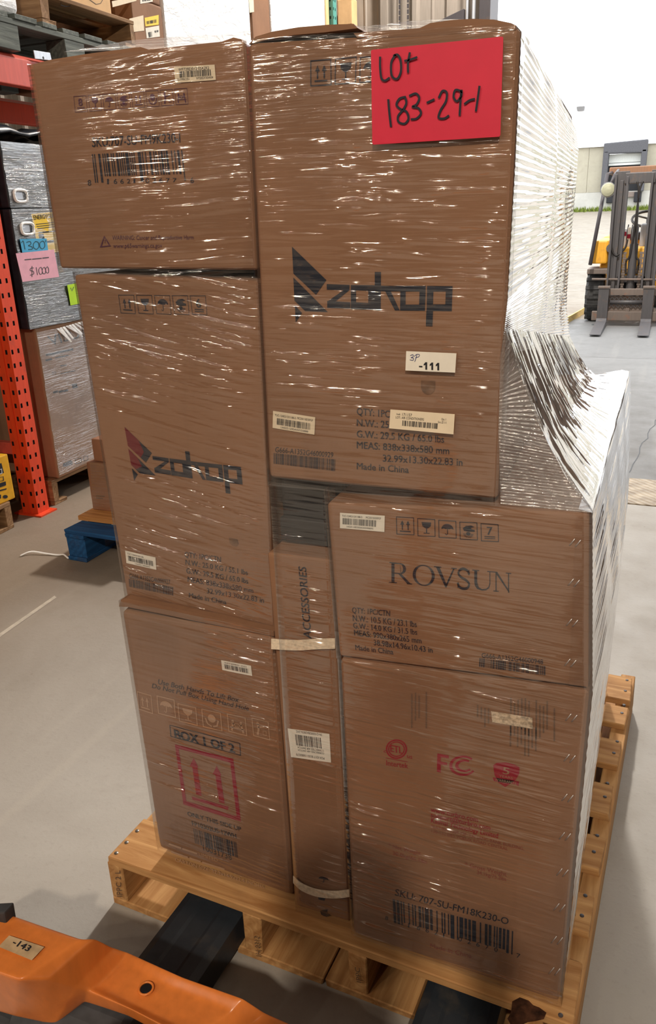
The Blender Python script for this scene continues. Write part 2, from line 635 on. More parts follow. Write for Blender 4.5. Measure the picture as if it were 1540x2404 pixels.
CB = srgb(176, 128, 92)
M = {}
M['card'] = cardboard('kraft_cardboard', srgb(140, 103, 78))
M['card_light'] = cardboard('kraft_cardboard_light', srgb(152, 116, 90))  # kraft toned down to carry the dim light at the rack
M['card_dark'] = cardboard('kraft_cardboard_dark', srgb(134, 98, 74))
M['card_tan'] = cardboard('tan_cardboard', srgb(214, 176, 130))
M['card_red'] = cardboard('reddish_cardboard_dim', srgb(142, 98, 74))  # reddish kraft, darkened to stand in for shade beside the rack
M['card_black'] = flat('black_carton_print', srgb(38, 40, 48), .45, 0, .15)
M['edge'] = flat('torn_cardboard_edge', srgb(120, 88, 66), .9, 0, .3)
M['ink'] = printed('black_ink', srgb(34, 38, 50), .55, .25)
M['ink_soft'] = printed('worn_black_ink', srgb(44, 46, 56), .6, .5)
M['ink_grey'] = printed('faded_grey_ink', srgb(92, 74, 62), .7, .5)
M['ink_red'] = printed('wine_red_ink', srgb(142, 28, 48), .6, .25)
M['ink_pale_red'] = printed('faded_red_ink', srgb(132, 68, 60), .7, .5)
M['ink_purple'] = printed('purple_ink', srgb(84, 50, 70), .65, .4)
M['ink_light'] = printed('pale_ink', srgb(176, 142, 116), .7, .5)
M['paper'] = flat('white_paper', srgb(226, 220, 208), .6, 0, .03)
M['paper_cream'] = flat('cream_paper', srgb(224, 208, 182), .6, 0, .03)
M['tag_ink'] = flat('label_ink', srgb(30, 30, 36), .6, 0, .02)
M['pink'] = flat('hot_pink_paper', srgb(200, 30, 60), .5, 0, .02)
M['marker'] = flat('marker_ink', srgb(16, 18, 36), .4, 0, .02)
M['strap'] = flat('woven_white_strap', srgb(226, 208, 184), .7, 0, .1, .3, 160)
M['staple'] = flat('staple_steel', srgb(210, 205, 205), .3, .7, .03)
M['wood'] = wood('pallet_wood', srgb(214, 170, 116), srgb(160, 112, 66), .3)
M['wood_dim'] = wood('pallet_wood_rack_shade', srgb(170, 136, 100), srgb(118, 86, 58), .4)  # pallet wood with the dim rack light put into its colour
M['wood_grey'] = wood('weathered_grey_wood', srgb(122, 128, 122), srgb(76, 82, 80), .35, .6)
M['wood_blue'] = wood('blue_painted_wood', srgb(38, 96, 150), srgb(22, 60, 104), .4)
M['ply'] = wood('plywood', srgb(206, 150, 92), srgb(160, 106, 58), .15)
M['nail'] = metal('nail_steel', srgb(130, 126, 120), None, 0, .4, .8)
M['knot'] = flat('bark_knot', srgb(66, 40, 26), .9, 0, .4, .2, 60)
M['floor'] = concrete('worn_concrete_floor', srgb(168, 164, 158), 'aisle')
M['apron'] = concrete('outdoor_concrete_slab', srgb(112, 112, 112))
M['slab'] = concrete('inner_concrete_slab', srgb(116, 116, 116))
M['asphalt'] = concrete('pale_asphalt', srgb(137, 128, 115), False)
M['plate'] = None
M['wall'] = metal('painted_wall_sheet', srgb(150, 140, 130), None, 0, .6)
M['wall_dark'] = flat('dim_wall_paint', srgb(58, 54, 52), .8, 0, .1, .3, 2)
M['ceil'] = flat('ceiling_sheet', srgb(72, 70, 68), .8, 0, .08, .3, 1.5)
M['steel_dark'] = metal('dark_steel', srgb(70, 66, 70), srgb(110, 84, 62), .4, .5, .1)
M['rack'] = metal('orange_rack_paint', srgb(232, 74, 36), srgb(120, 60, 46), .35, .42)
M['rack_red'] = metal('red_rack_paint', srgb(214, 88, 72), srgb(120, 60, 50), .35, .42)
M['teal'] = metal('teal_rack_paint', srgb(84, 150, 140), srgb(60, 90, 84), .4, .45)
M['zinc'] = metal('zinc_clip', srgb(196, 200, 208), None, 0, .35, .5)
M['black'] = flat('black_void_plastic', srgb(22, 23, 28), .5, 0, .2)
M['bag'] = flat('black_bag_film', srgb(34, 36, 44), .3, 0, .3)
M['jack'] = metal('orange_jack_paint', srgb(226, 130, 60), srgb(180, 90, 40), .35, .28, 0, 14, .1)
M['fork'] = metal('black_fork_steel', srgb(46, 52, 60), srgb(92, 84, 74), .5, .45, .2, 12)
M['rubber'] = flat('worn_rubber', srgb(64, 66, 70), .6, 0, .2, .3, 22)
M['fl_yellow'] = metal('forklift_yellow', srgb(232, 168, 44), srgb(150, 100, 50), .35, .45)
M['fl_grey'] = metal('forklift_grey_plastic', srgb(150, 150, 152), None, 0, .6)
M['fl_mast'] = metal('greasy_mast_steel', srgb(92, 90, 92), srgb(116, 98, 84), .5, .5, .2, 16)
M['fl_rust'] = metal('rusty_steel', srgb(124, 112, 104), srgb(146, 100, 74), .7, .7, .1, 12)
M['fl_guard'] = metal('brown_guard_steel', srgb(150, 112, 86), srgb(170, 110, 70), .5, .6)
M['tyre'] = flat('black_tyre', srgb(64, 64, 64), .8, 0, .15)
M['lens'] = flat('lamp_lens', srgb(176, 176, 150), .2, 0, .03)
M['hose'] = flat('black_hose', srgb(44, 40, 38), .5, 0, .1)
M['white_wall'] = flat('white_cladding', srgb(243, 244, 246), .7, 0, .01, .3, .3)
M['beige_wall'] = concrete('beige_precast', srgb(166, 160, 142), False)
M['found'] = concrete('pale_foundation', srgb(184, 182, 174), False)
M['seal'] = flat('dark_dock_seal', srgb(84, 84, 88), .8, 0, .12)
M['door_white'] = flat('white_roller_door', srgb(222, 226, 222), .5, 0, .03)
M['grass'] = flat('grass_blade', srgb(106, 120, 42), .8, 0, .2)
M['kerb'] = flat('yellow_kerb_paint', srgb(226, 196, 130), .8, 0, .1)
M['note_blue'] = flat('blue_note_paper', srgb(74, 168, 214), .6, 0, .03)
M['note_rose'] = flat('pink_note_paper', srgb(232, 172, 190), .6, 0, .03)
M['note_lime'] = flat('lime_note_paper', srgb(180, 222, 44), .6, 0, .03)
M['note_yellow'] = flat('yellow_label_paper', srgb(240, 200, 50), .5, 0, .03)
M['pencil'] = flat('pen_ink', srgb(58, 60, 66), .5, 0, .02)
M['pen_green'] = flat('dark_green_marker', srgb(20, 64, 76), .5, 0, .02)
M['yel_carton'] = flat('yellow_carton_print', srgb(226, 168, 34), .5, 0, .05)
M['white_print'] = flat('white_print', srgb(220, 220, 222), .5, 0, .02)
M['wrap_white'] = None

def _plate():
    b = NB('tread_plate_steel')
    w = b.node('ShaderNodeTexWave', wave_type='BANDS', bands_direction='DIAGONAL')
    w.inputs['Scale'].default_value = 14
    w.inputs['Distortion'].default_value = 2
    b.l.new(b.coord(), w.inputs['Vector'])
    n = b.noise(b.coord(), 14, 5)
    col = b.ramp(n, [(.3, srgb(142, 130, 116)), (.7, srgb(196, 184, 166))])
    return b.set(col, .7, .1, b.bump(w.outputs['Fac'], .6, .01), .3)
M['plate'] = _plate()
def _wrapw():
    b = NB('white_plastic_wrap')
    a = b.noise(b.coord((5, 5, 9), (.4, .2, 0)), 1, 5, .6, 1.5)
    col = b.ramp(a, [(.3, srgb(236, 238, 244)), (.6, srgb(252, 252, 252))])
    return b.set(col, .3, 0, b.bump(a, .45, .04), .5)
M['wrap_white'] = _wrapw()
M['black_block'] = M['card_black']
FILM = {
    'ul': film('clear_film_rising', -.09, .9, 1.6, .062, 4.5, .032),
    'a': film('clear_film_level', .02, .9, 1.5, .062, 5, .032),
    'b': film('clear_film_falling', .24, 1.0, 1.7, .062, 4.5, .032),
    'low': film('clear_film_low', .10, 1.0, 1.55, .062, 5, .032),
    'side': film('clear_film_side', 0, .2, 1.6, .07, 4, .07, 'X', .10),
    'drape': film('clear_film_drape', .9, .35, 1.7, .08, 5, .22, 'X', .14),
    'bg': film('clear_film_far', .05, 4.0, 1.7, .12, 5, .035, 'X', .03),
    'gusset': film('clear_film_gusset', .5, .5, 1.2, .12, 6, .5, 'Y', .10),
    'top': film('clear_film_top', .0, .4, 1.5, .15, 5, .35, 'Y', .06),
}
# ---------------------------------------------------------------- the building shell and the yard
YB = 7.2           # inner face of the back wall, with the drive-in opening
JX = -0.965        # left jamb of the opening
OX, OZ = 3.4, 5.3
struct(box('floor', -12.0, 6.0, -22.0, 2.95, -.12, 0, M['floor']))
struct(box('floor', -12.0, 6.0, 3.38, YB, -.12, 0, M['slab']))
# tread plate over the floor gutter
pl = struct(box('trim_1', -12.0, 6.0, 2.956, 3.374, -.12, .004, M['plate'], bevel=.003, seg=1))
pl['label'] = 'textured steel cover plate across the concrete floor'
struct(box('ceiling', -12.15, 6.15, -22.15, YB + .25, 6.8, 6.95, M['ceil']))
struct(box('wall_left', -12.15, -12.0, -22.15, YB + .25, 0, 6.8, M['wall_dark']))
struct(box('wall_right', 6.0, 6.15, -22.15, YB + .25, 0, 6.8, M['wall_dark']))
struct(box('wall_rear', -12.0, 6.0, -22.15, -22.0, 0, 6.8, M['wall_dark']))
wb = D.objects.new('wall_back', None)
COL.objects.link(wb)
wb['kind'] = 'structure'
def ribbed(name, x0, x1, z0, z1, parent):
    """one ribbed wall sheet with its trapezoid ribs"""
    vs, fs = [], []
    pitch = .30
    n = max(1, int(round((x1 - x0) / pitch)))
    p = (x1 - x0) / n
    prof = []
    for i in range(n):
        a = x0 + i * p
        prof += [(a, 0), (a + p * .08, -.032), (a + p * .2, -.032), (a + p * .28, 0), (a + p * .6, 0), (a + p * .63, -.008), (a + p * .67, -.008), (a + p * .7, 0)]
    prof.append((x1, 0))
    for z in (z0, z1):
        vs += [(x, YB + y, z) for x, y in prof]
    m = len(prof)
    for i in range(m - 1):
        fs.append((i, i + 1, m + i + 1, m + i))
    k = len(vs)
    vs += [(x0, YB + .1, z0), (x1, YB + .1, z0), (x1, YB + .1, z1), (x0, YB + .1, z1)]
    fs.append((k, k + 1, k + 2, k + 3))
    return mk(name, vs, fs, M['wall'], parent)
xs = [-12.0, -9.8, -7.6, -5.6, -4.6, -3.5, -2.4, JX - .12]
for a, b in zip(xs[:-1], xs[1:]):
    ribbed('wall_panel', a + .004, b - .004, 0, 6.8, wb)
ribbed('wall_panel', OX, 6.0, 0, 6.8, wb)
ribbed('wall_panel', JX - .12, OX, OZ, 6.8, wb)
dr = D.objects.new('door_1', None)
COL.objects.link(dr)
dr['kind'] = 'structure'
box('jamb_post', JX - .10, JX, YB - .16, YB + .2, 0, OZ, M['steel_dark'], dr, .006)
box('jamb_post', OX, OX + .1, YB - .16, YB + .2, 0, OZ, M['steel_dark'], dr, .006)
box('head_beam', JX - .1, OX + .1, YB - .16, YB + .2, OZ, OZ + .16, M['steel_dark'], dr, .006)
tube('guide_rail', [(JX - .16, YB - .1, 0), (JX - .16, YB - .1, OZ + .3)], .016, M['zinc'], dr)
tube('guide_rail', [(JX - .22, YB - .1, 0), (JX - .22, YB - .1, OZ + .3)], .012, M['zinc'], dr)
ch = []
for x in (JX - .78, JX - .86):
    for k in range(60):
        z = 2.3 + k * .045
        ch.append((x - .008, x + .008, YB - .075, YB - .065, z, z + .034))
c_ = multi('hoist_chain', ch, M['steel_dark'], dr)
c_['kind'] = 'stuff'
box('cable_duct', JX - 1.05, JX - .98, YB - .07, YB - .034, 0, 6.8, M['wall'], dr, .004)
mk('ledge_bracket', hexa([(JX - .5, YB - .14, 3.0), (JX - .24, YB - .14, 3.08), (JX - .24, YB - .14, 2.9), (JX - .5, YB - .14, 2.9)], (0, .06, 0)), HEXF, M['steel_dark'], dr, .004)

# yard: slab, then pale asphalt rising to the far warehouse
YFAR = 45.0
zf = at(1440, 492, YFAR).z
struct(box('ground_apron', -14, 14, YB + .03, 10.15, -.14, -.004, M['apron']))
struct(mk('ground_lot', [(-60, 10.17, -.01), (60, 10.17, -.01), (60, 13, .0), (-60, 13, .0), (60, YFAR + 1, zf), (-60, YFAR + 1, zf)],
          [(0, 1, 2, 3), (3, 2, 4, 5)], M['asphalt']))
kp = [gnd(1330, 760), gnd(1352, 748), gnd(1378, 732), gnd(1386, 728)]
kv, kf = [], []
for p in kp:
    kv += [(p.x - .03, p.y - .22, -.01), (p.x - .03, p.y - .18, .07), (p.x - .03, p.y + .0, .07), (p.x - .03, p.y + .04, -.01)]
for i in range(len(kp) - 1):
    for k in range(3):
        kf.append((i * 4 + k, i * 4 + k + 1, i * 4 + k + 5, i * 4 + k + 4))
kf += [(0, 1, 2, 3), (15, 14, 13, 12)]
kb = struct(mk('trim_2', kv, kf, M['kerb']))
kb['label'] = 'yellow painted kerb edge beside the forklift'
# joint and crack of the concrete floor, cut as thin dark gaps standing in the slab
def crack(name, pts, w):
    vs, fs = [], []
    for i, p in enumerate(pts):
        a, b = Vector(pts[max(i - 1, 0)]), Vector(pts[min(i + 1, len(pts) - 1)])
        t = (b - a).normalized()
        s = Vector((-t.y, t.x, 0)) * w
        vs += [Vector(p) - s + Vector((0, 0, .0015)), Vector(p) + s + Vector((0, 0, .0015))]
    for i in range(len(pts) - 1):
        fs.append((i * 2, i * 2 + 1, i * 2 + 3, i * 2 + 2))
    return mk(name, vs, fs, M['black'])
rc = random.Random(3)
struct(crack('trim_3', [Vector((.62 + (y - 3.4) * .09 + rc.uniform(-.012, .012), y, 0)) for y in [3.4 + .12 * k for k in range(31)]], .0028))
fj = struct(mk('trim_4', [gnd(*p) + Vector((0, 0, .001)) for p in [(0, 1487), (128, 1399), (133, 1403), (0, 1496)]], [(0, 1, 2, 3)], flat('pale_scuffed_concrete', srgb(182, 172, 158), .7)))
fj['label'] = 'pale straight scuff line on the concrete floor'

# ---------------------------------------------------------------- pallets
BM = {}
def board_mesh(dx, dy, dz, m, seed=0):
    k = (round(dx, 3), round(dy, 3), round(dz, 3), m.name, seed)
    if k in BM:
        return BM[k]
    bm = bmesh.new()
    bmesh.ops.create_cube(bm, size=1)
    rnd = random.Random(seed + int(dx * 1000))
    for v in bm.verts:
        v.co = Vector((v.co.x * dx + rnd.uniform(-.003, .003), v.co.y * dy + rnd.uniform(-.002, .002), v.co.z * dz))
    bevel_bm(bm, .0022, 1)
    me = D.meshes.new('board')
    bm.to_mesh(me)
    bm.free()
    me.materials.append(m)
    BM[k] = me
    return me
def put(name, parent, dx, dy, dz, c, m, along='x', seed=0):
    """a board of length dx along its own x axis; along='y' turns it by a quarter"""
    o = D.objects.new(name, board_mesh(dx, dy, dz, m, seed))
    COL.objects.link(o)
    o.parent = parent
    o.location = c
    if along == 'y':
        o.rotation_euler = (0, 0, PI / 2)
    return o
def pallet(name, label, org, rz, w, d, h, m, decks, string_u, bottoms=(), blocks=None, group=None, th=.019, inset=0.0, sw=.038):
    """local u to the right, v into depth; decks: (v0, v1); string_u: stringer lines (u0, u1) run along v; bottoms: (u0, u1) along v"""
    t = thing(name, label, 'pallet', org, rz, group)
    bt = th if bottoms else 0
    for i, (a, b) in enumerate(decks):
        put('deck_board', t, w - 2 * inset, b - a, th, (w / 2, (a + b) / 2, h - th / 2), m, 'x', i)
    if blocks:
        for (a, b) in string_u:
            put('stringer_board', t, d, b - a, th, ((a + b) / 2, d / 2, h - th * 1.5), m, 'y')
            for v in blocks:
                put('block', t, .13, b - a, h - 2 * th - bt, ((a + b) / 2, v, (h - 2 * th + bt) / 2), m, 'y')
    else:
        for i, (a, b) in enumerate(string_u):
            put('stringer', t, d, b - a, h - th - bt, ((a + b) / 2, d / 2, (h - th + bt) / 2), m, 'y', i)
    for i, (a, b) in enumerate(bottoms):
        put('bottom_board', t, d, b - a, bt, ((a + b) / 2, d / 2, bt / 2), m, 'y', i)
    return t
ZP = .134
pw, pd = .968, 1.165
PO = Vector((-.281, .012, 0))
PR = math.radians(-2.5)
pal = pallet('pallet', 'pale wooden pallet under the tall wrapped load of air conditioner boxes', PO, PR, pw, pd, ZP, M['wood'],
             [(.0, .125), (.195, .285), (.355, .455), (.525, .63), (.705, .81), (.88, .965), (1.0, 1.12)],
             [(0, .04), (.335, .375), (.56, .60), (.928, .968)], [(0, .15), (.315, .505), (.51, .695), (.815, .968)], inset=.006)
# nail heads on the front board and along the right stringer, the bark knot on the front board
for (px, py) in [(322, 1951), (297, 1978), (273, 2003)]:
    p = gnd(px, py, ZP)
    lathe('nail', p - Vector((0, 0, .004)), (0, 0, 1), [(0, .0045), (.0052, .0045), (.0062, .002)], M['nail'], pal, 8)
for (px, py) in [(1472, 1597), (1468, 1622), (1465, 1655), (1460, 1674), (1449, 1741), (1441, 1768), (1426, 1839), (1420, 1871), (1402, 1962), (1394, 2000), (1374, 2103), (1366, 2150), (1316, 2384)]:
    p = gnd(px, py, ZP)
    lathe('nail', p - Vector((0, 0, .004)), (0, 0, 1), [(0, .0042), (.0052, .0042), (.0058, .002)], M['steel_dark'], pal, 8)
kn = []
for a in range(14):
    t = a / 14 * 2 * PI
    rr = 1 + .25 * math.sin(3 * t + 1) + .12 * math.sin(7 * t)
    q = gnd(1232 + 42 * rr * math.cos(t), 2378 + 30 * rr * math.sin(t), ZP)
    kn.append(q)
kc = sum(kn, Vector()) / 14
mk('knot', [p + Vector((0, 0, .0006)) for p in kn] + [kc + Vector((0, 0, .004))], [(i, (i + 1) % 14, 14) for i in range(14)], M['knot'], pal)
stp = Ink()
stp.text('IPPC 2 L', (288, 2103), (283, 2042), (276, 2103))
stp.build('stencil_mark', pal, PY(.0105), NY, .002, M['ink_grey'])
stp = Ink()
stp.text('1H 0312', (616, 2243), (610, 2196), (604, 2240))
stp.build('stencil_mark', pal, PY(-.014), NY, .004, M['ink_grey'])
stp = Ink()
stp.text('IPPC', (850, 2303), (846, 2268), (839, 2301))
stp.build('stencil_mark', pal, PY(-.014), NY, .004, M['ink_grey'])

# ---------------------------------------------------------------- cartons of the load
ZTOP = {}
def carton(name, label, q, Y, depth, m, group=None, back=(0, 0, 0), bev=.007, zmin=None, zmax=None):
    """q: TL TR BR BL of the front face as seen, laid on the plane y=Y"""
    F = [at(x, y, Y) for x, y in q]
    for i in (2, 3):
        F[i].z = max(F[i].z, zmin if zmin is not None else -9)
    for i in (0, 1):
        F[i].z = min(F[i].z, zmax if zmax is not None else 99)
    base = (F[2] + F[3]) / 2
    t = thing(name, label, 'box', base, 0, group)
    d = Vector((0, depth, 0))
    vs = F + [p + d + Vector(back) for p in F]
    mk('body', vs, HEXF, m, t, bev, 3)
    return t
def arch(name, parent, pts, Y, depth, m):
    """a bulging flap: outline in the face plane run back along the box"""
    F = [at(x, y, Y) for x, y in pts]
    n = len(F)
    vs = F + [p + Vector((0, depth, 0)) for p in F]
    fs = [tuple(range(n)), tuple(range(2 * n - 1, n - 1, -1))] + [(i, (i + 1) % n, (i + 1) % n + n, i + n) for i in range(n)]
    return mk(name, vs, fs, m, parent)
def sheet(name, parent, q, f, n, off, nx, ny, m, amp=.0012, seed=1, curl=0.0):
    rnd = random.Random(seed)
    gr = [[rnd.gauss(0, 1) for _ in range(nx + 2)] for _ in range(ny + 2)]
    vs, fs = [], []
    if curl:
        nx += 2
    for j in range(ny + 1):
        for i in range(nx + 1):
            u_ = (min(max(i - 1, 0), nx - 2) / (nx - 2)) if curl else i / nx
            px, py = bil(q, u_, j / ny)
            d = off + amp * gr[j % len(gr)][i % len(gr[0])] * .5
            if curl and (i == 0 or i == nx):
                d = -curl
            vs.append(f(px, py) + n * d)
    for j in range(ny):
        for i in range(nx):
            a = j * (nx + 1) + i
            fs.append((a, a + 1, a + nx + 2, a + nx + 1))
    return mk(name, vs, fs, m, parent, smooth=True)
def sticker(parent, q, f, n, off, m='paper', name='label_sticker', label=None, thick=.0004):
    F = [f(x, y) + n * off for x, y in q]
    o = mk(name, [p + n * thick for p in F] + F, HEXF, M[m], parent)
    if label:
        o['label'] = label
    return o
def barlabel(parent, q, f, n, off, lines=(), bars=(.15, .3, .85, .75), seed=1, nb=40, m='paper', label=None, ink='tag_ink'):
    """lines: (text, u0, u1, v baseline, v cap top)"""
    s = sticker(parent, q, f, n, off, m, label=label)
    k = Ink()
    k.fn = lambda x, y: bil(q, x, y)
    if bars:
        a, b, c, d = bars
        k.bars([(a, b), (c, b), (c, d), (a, d)], nb, seed)
    for (tx, u0, u1, vb, vt) in lines:
        k.text(tx, (u0, vb), (u1, vb), (u0, vt))
    k.build('printed_barcode', s, f, n, off + .0008, M[ink])
    return s
O1 = .0008      # print
O2 = .0012      # sticker under the film
O3 = .0042      # film
O4 = .0082      # sticker on the film

def film_front(P, q, Y, mat, tilt=0.0, amp=.0012, seed=0, dx=.014, lift=0.0, bands=()):
    """stretch film drawn over a face: a fine sheet whose taut wrinkles are real relief running along the wrap"""
    F = [at(x, y, Y - O3 - lift) for x, y in q]
    wd = ((F[1] - F[0]).length + (F[2] - F[3]).length) / 2
    ht = ((F[3] - F[0]).length + (F[2] - F[1]).length) / 2
    nx, ny = int(wd / dx), int(ht / .00095)
    ct, st = math.cos(tilt), math.sin(tilt)
    vs, fs = [], []
    for j in range(ny + 1):
        v = j / ny
        for i in range(-1, nx + 2):
            u_ = min(max(i, 0), nx) / nx
            p = F[0].lerp(F[1], u_).lerp(F[3].lerp(F[2], u_), v)
            if i < 0 or i > nx:
                vs.append(p + Vector((0, .02, 0)))
                continue
            a = p.x * ct + p.z * st
            c = p.z * ct - p.x * st
            m_ = .5 + mnoise.noise((p.x * 4 + seed, 3.1, p.z * 7))
            m_ = min(max(m_ * 1.3, .3), 1.0)
            n1 = mnoise.noise((a * 8 + seed * 7, c * 105, seed))
            n2 = mnoise.noise((a * 15, c * 230, seed + 9.5))
            h_ = amp * m_ * (max(0.0, n1 - .02) * 1.7 + max(0.0, n2 - .05) * .8)
            for (bu, bw, ba) in bands:
                g_ = math.exp(-((u_ - bu + .01 * mnoise.noise((1, p.z * 6, seed))) / bw) ** 2)
                if g_ > .02:
                    h_ = h_ * (1 + g_ * ba) + g_ * ba * .0006 * mnoise.noise((p.x * 55, p.z * 120, seed + 2))
            eg = min(1.0, min(u_, 1 - u_) * wd / .03)
            vs.append(p + NY * (eg * (h_ + .0008 * mnoise.noise((p.x * 9, p.z * 12, seed)))))
    w_ = nx + 3
    for j in range(ny):
        for i in range(w_ - 1):
            k_ = j * w_ + i
            fs.append((k_, k_ + w_, k_ + w_ + 1, k_ + 1))
    inv = wm(P).inverted()
    me = D.meshes.new('stretch_film')
    me.from_pydata([inv @ p for p in vs], [], fs)
    me.polygons.foreach_set('use_smooth', [True] * len(fs))
    me.update()
    return link('stretch_film', me, mat, P)

# --- upper left carton
YU = .085
UL = carton('cardboard_box', 'brown carton at top left with long barcode under SKU 707-SU-FM9K230-I', [(65, 152), (575, 99), (605, 637), (140, 630)], YU, .80, M['card'], 'wrapped cartons on the front pallet', zmin=max(at(172, 645, .065).z, at(605, 660, .065).z) + .003)
fU = PY(YU)
arch('top_flap', UL, [(68, 153), (120, 140), (200, 127), (330, 110), (350, 117), (450, 105), (520, 98), (548, 88), (566, 92), (576, 103), (570, 112), (340, 132), (70, 160)], YU + .004, .5, M['card_dark'])
k = Ink()
k.text('SKU:707-SU-FM9K230-I', (217, 345), (424, 334), (216, 323), .006)
qb = [(216, 362), (433, 352), (441, 424), (224, 429)]
k.bars(qb, 30, 4, .78)
k.text('8', (207, 436), (215, 435), (206, 423))
for i, ch_ in enumerate('16621'):
    x = 252 + i * 15.5
    k.text(ch_, (x, 432 - i * .6), (x + (4 if ch_ == '1' else 8), 432 - i * .6), (x, 420))
for i, ch_ in enumerate('02677'):
    x = 342 + i * 16
    k.text(ch_, (x, 430 - i * .6), (x + 9, 430 - i * .6), (x, 418))
k.text('6', (448, 430), (456, 429), (447, 417))
k.build('printed_barcode', UL, fU, NY, O1, M['ink'])
qs = []
for i, kd in enumerate(('stack8', 'glass', 'umbrella', 'sun', 'up', 'care', 'kick', 'people')):
    x = 173 + i * 33.8
    y = 226 - i * 2.5
    qs.append((kd, [(x, y), (x + 30, y - 2), (x + 33, y + 36), (x + 4, y + 38)]))
icons(UL, fU, NY, O1, M['ink_purple'], qs, .03)
k = Ink()
tri = [(245, 553), (261, 578), (235, 581)]
k.ring(tri, [(245.5, 558), (256.5, 576), (239.5, 578)])
k.poly([(246, 563), (248, 563), (247.5, 571), (246.5, 571)])
k.text('WARNING: Cancer and Reproductive Harm', (264, 563), (455, 562), (264, 553))
k.text('www.p65warnings.ca.gov', (266, 582), (381, 581), (266, 572))
k.build('printed_warning', UL, fU, NY, O1, M['ink_purple'])
barlabel(UL, [(410, 157), (505, 152), (508, 188), (413, 195)], fU, NY, O2, [('WF739E3012 05A2R2', .1, .86, .28, .1), ('SU-FMRK330-I', .06, .36, .88, .74), ('WF20EDF3E04004', .52, .94, .88, .74)], (.12, .3, .9, .7), 5, 36, 'paper_cream')
film_front(UL, [(63, 149), (588, 92), (607, 668), (138, 640)], YU, FILM['ul'], .07, .0018, 2)

# --- big carton at the upper right
YA = .012
qA = [(580, 100), (1222, 62), (1168, 1182), (632, 1130)]
A = carton('cardboard_box', 'tall brown carton at top right with large zokop logo and pink lot note', qA, YA, .838, M['card'], 'wrapped cartons on the front pallet', (-.03, 0, -.015), .009, zmin=max(at(766, 1180, 0.0).z, at(1384, 1205, 0.0).z) + .002)
fA = PY(YA)
arch('top_flap', A, [(584, 104), (600, 86), (640, 74), (700, 64), (770, 58), (830, 56), (840, 66), (760, 76), (690, 82), (620, 94)], YA + .002, .1, M['card_dark'])
arch('top_flap', A, [(830, 78), (900, 72), (985, 66), (1010, 54), (1060, 47), (1110, 44), (1160, 46), (1200, 54), (1212, 60), (1210, 70), (1000, 84), (840, 90)], YA + .001, .1, M['card_dark'])
def zokop(P, dst):
    """the brand mark and the block letters, traced as polygons"""
    k = Ink()
    k.fn = aff([(157, 65), (185, 675), (1447, 382)], dst)
    k.poly([(157, 65), (433, 333), (350, 452), (168, 280)])
    k.poly([(168, 312), (445, 590), (262, 582), (177, 498)])
    k.poly([(180, 535), (238, 598), (187, 675)])
    k.poly([(436, 365), (620, 372), (618, 415), (436, 410)])
    k.poly([(572, 414), (618, 414), (505, 506), (440, 506)])
    k.poly([(440, 500), (626, 512), (626, 562), (440, 556)])
    for o, i in (([(630, 372), (822, 375), (822, 573), (630, 566)], [(672, 415), (770, 418), (769, 516), (672, 512)]),
                 ([(1028, 380), (1232, 380), (1225, 580), (1025, 578)], [(1070, 425), (1181, 425), (1178, 530), (1070, 530)]),
                 ([(1242, 380), (1447, 382), (1440, 583), (1238, 580)], [(1293, 425), (1392, 425), (1388, 528), (1290, 528)])):
        k.ring(o, i)
    k.poly([(822, 268), (872, 268), (870, 577), (820, 575)])
    k.poly([(872, 378), (1028, 380), (1028, 424), (872, 422)])
    k.poly([(905, 422), (950, 422), (1022, 577), (984, 577)])
    k.poly([(1236, 580), (1290, 583), (1285, 705), (1232, 703)])
    return k
cz = lambda cx, cy: (640 + cx / 3.422, 560 + cy / 3.422)
zokop(A, [cz(157, 65), cz(185, 675), cz(1447, 382)]).build('brand_logo', A, fA, NY, O1, M['ink'])
icons(A, fA, NY, O1, M['ink_soft'], [('up', [(729, 142), (778, 138), (779, 200), (729, 203)]), ('glass', [(787, 138), (838, 132), (836, 196), (786, 199)]), ('umbrella', [(845, 134), (898, 129), (897, 192), (844, 195)])], .045)
def spec(P, f, rows, m='ink_soft', bold=.012):
    k = Ink()
    for tx, p0, p1, pt in rows:
        k.text(tx, p0, p1, pt, bold)
    return k.build('printed_lettering', P, f, NY, O1, M[m])
spec(A, fA, [('QTY: 1PC/CTN', (838, 973), (960, 984), (838, 957)), ('N.W.: 25.0 KG / 55.1 lbs', (838, 1000), (1045, 1012), (838, 984)),
             ('G.W.: 29.5 KG / 65.0 lbs', (838, 1026), (1043, 1039), (838, 1010)), ('MEAS: 838x338x580 mm', (838, 1052), (1055, 1066), (838, 1036)),
             ('32.99x13.30x22.83 in', (899, 1083), (1086, 1093), (899, 1067)), ('Made in China', (838, 1101), (960, 1110), (838, 1086))])
k = Ink()
k.text('G666-A1352G46000929', (646, 1061), (782, 1074), (647, 1049))
k.bars([(643, 1063), (789, 1078), (788, 1106), (643, 1088)], 60, 9)
k.build('printed_barcode', A, fA, NY, O1, M['ink_soft'])
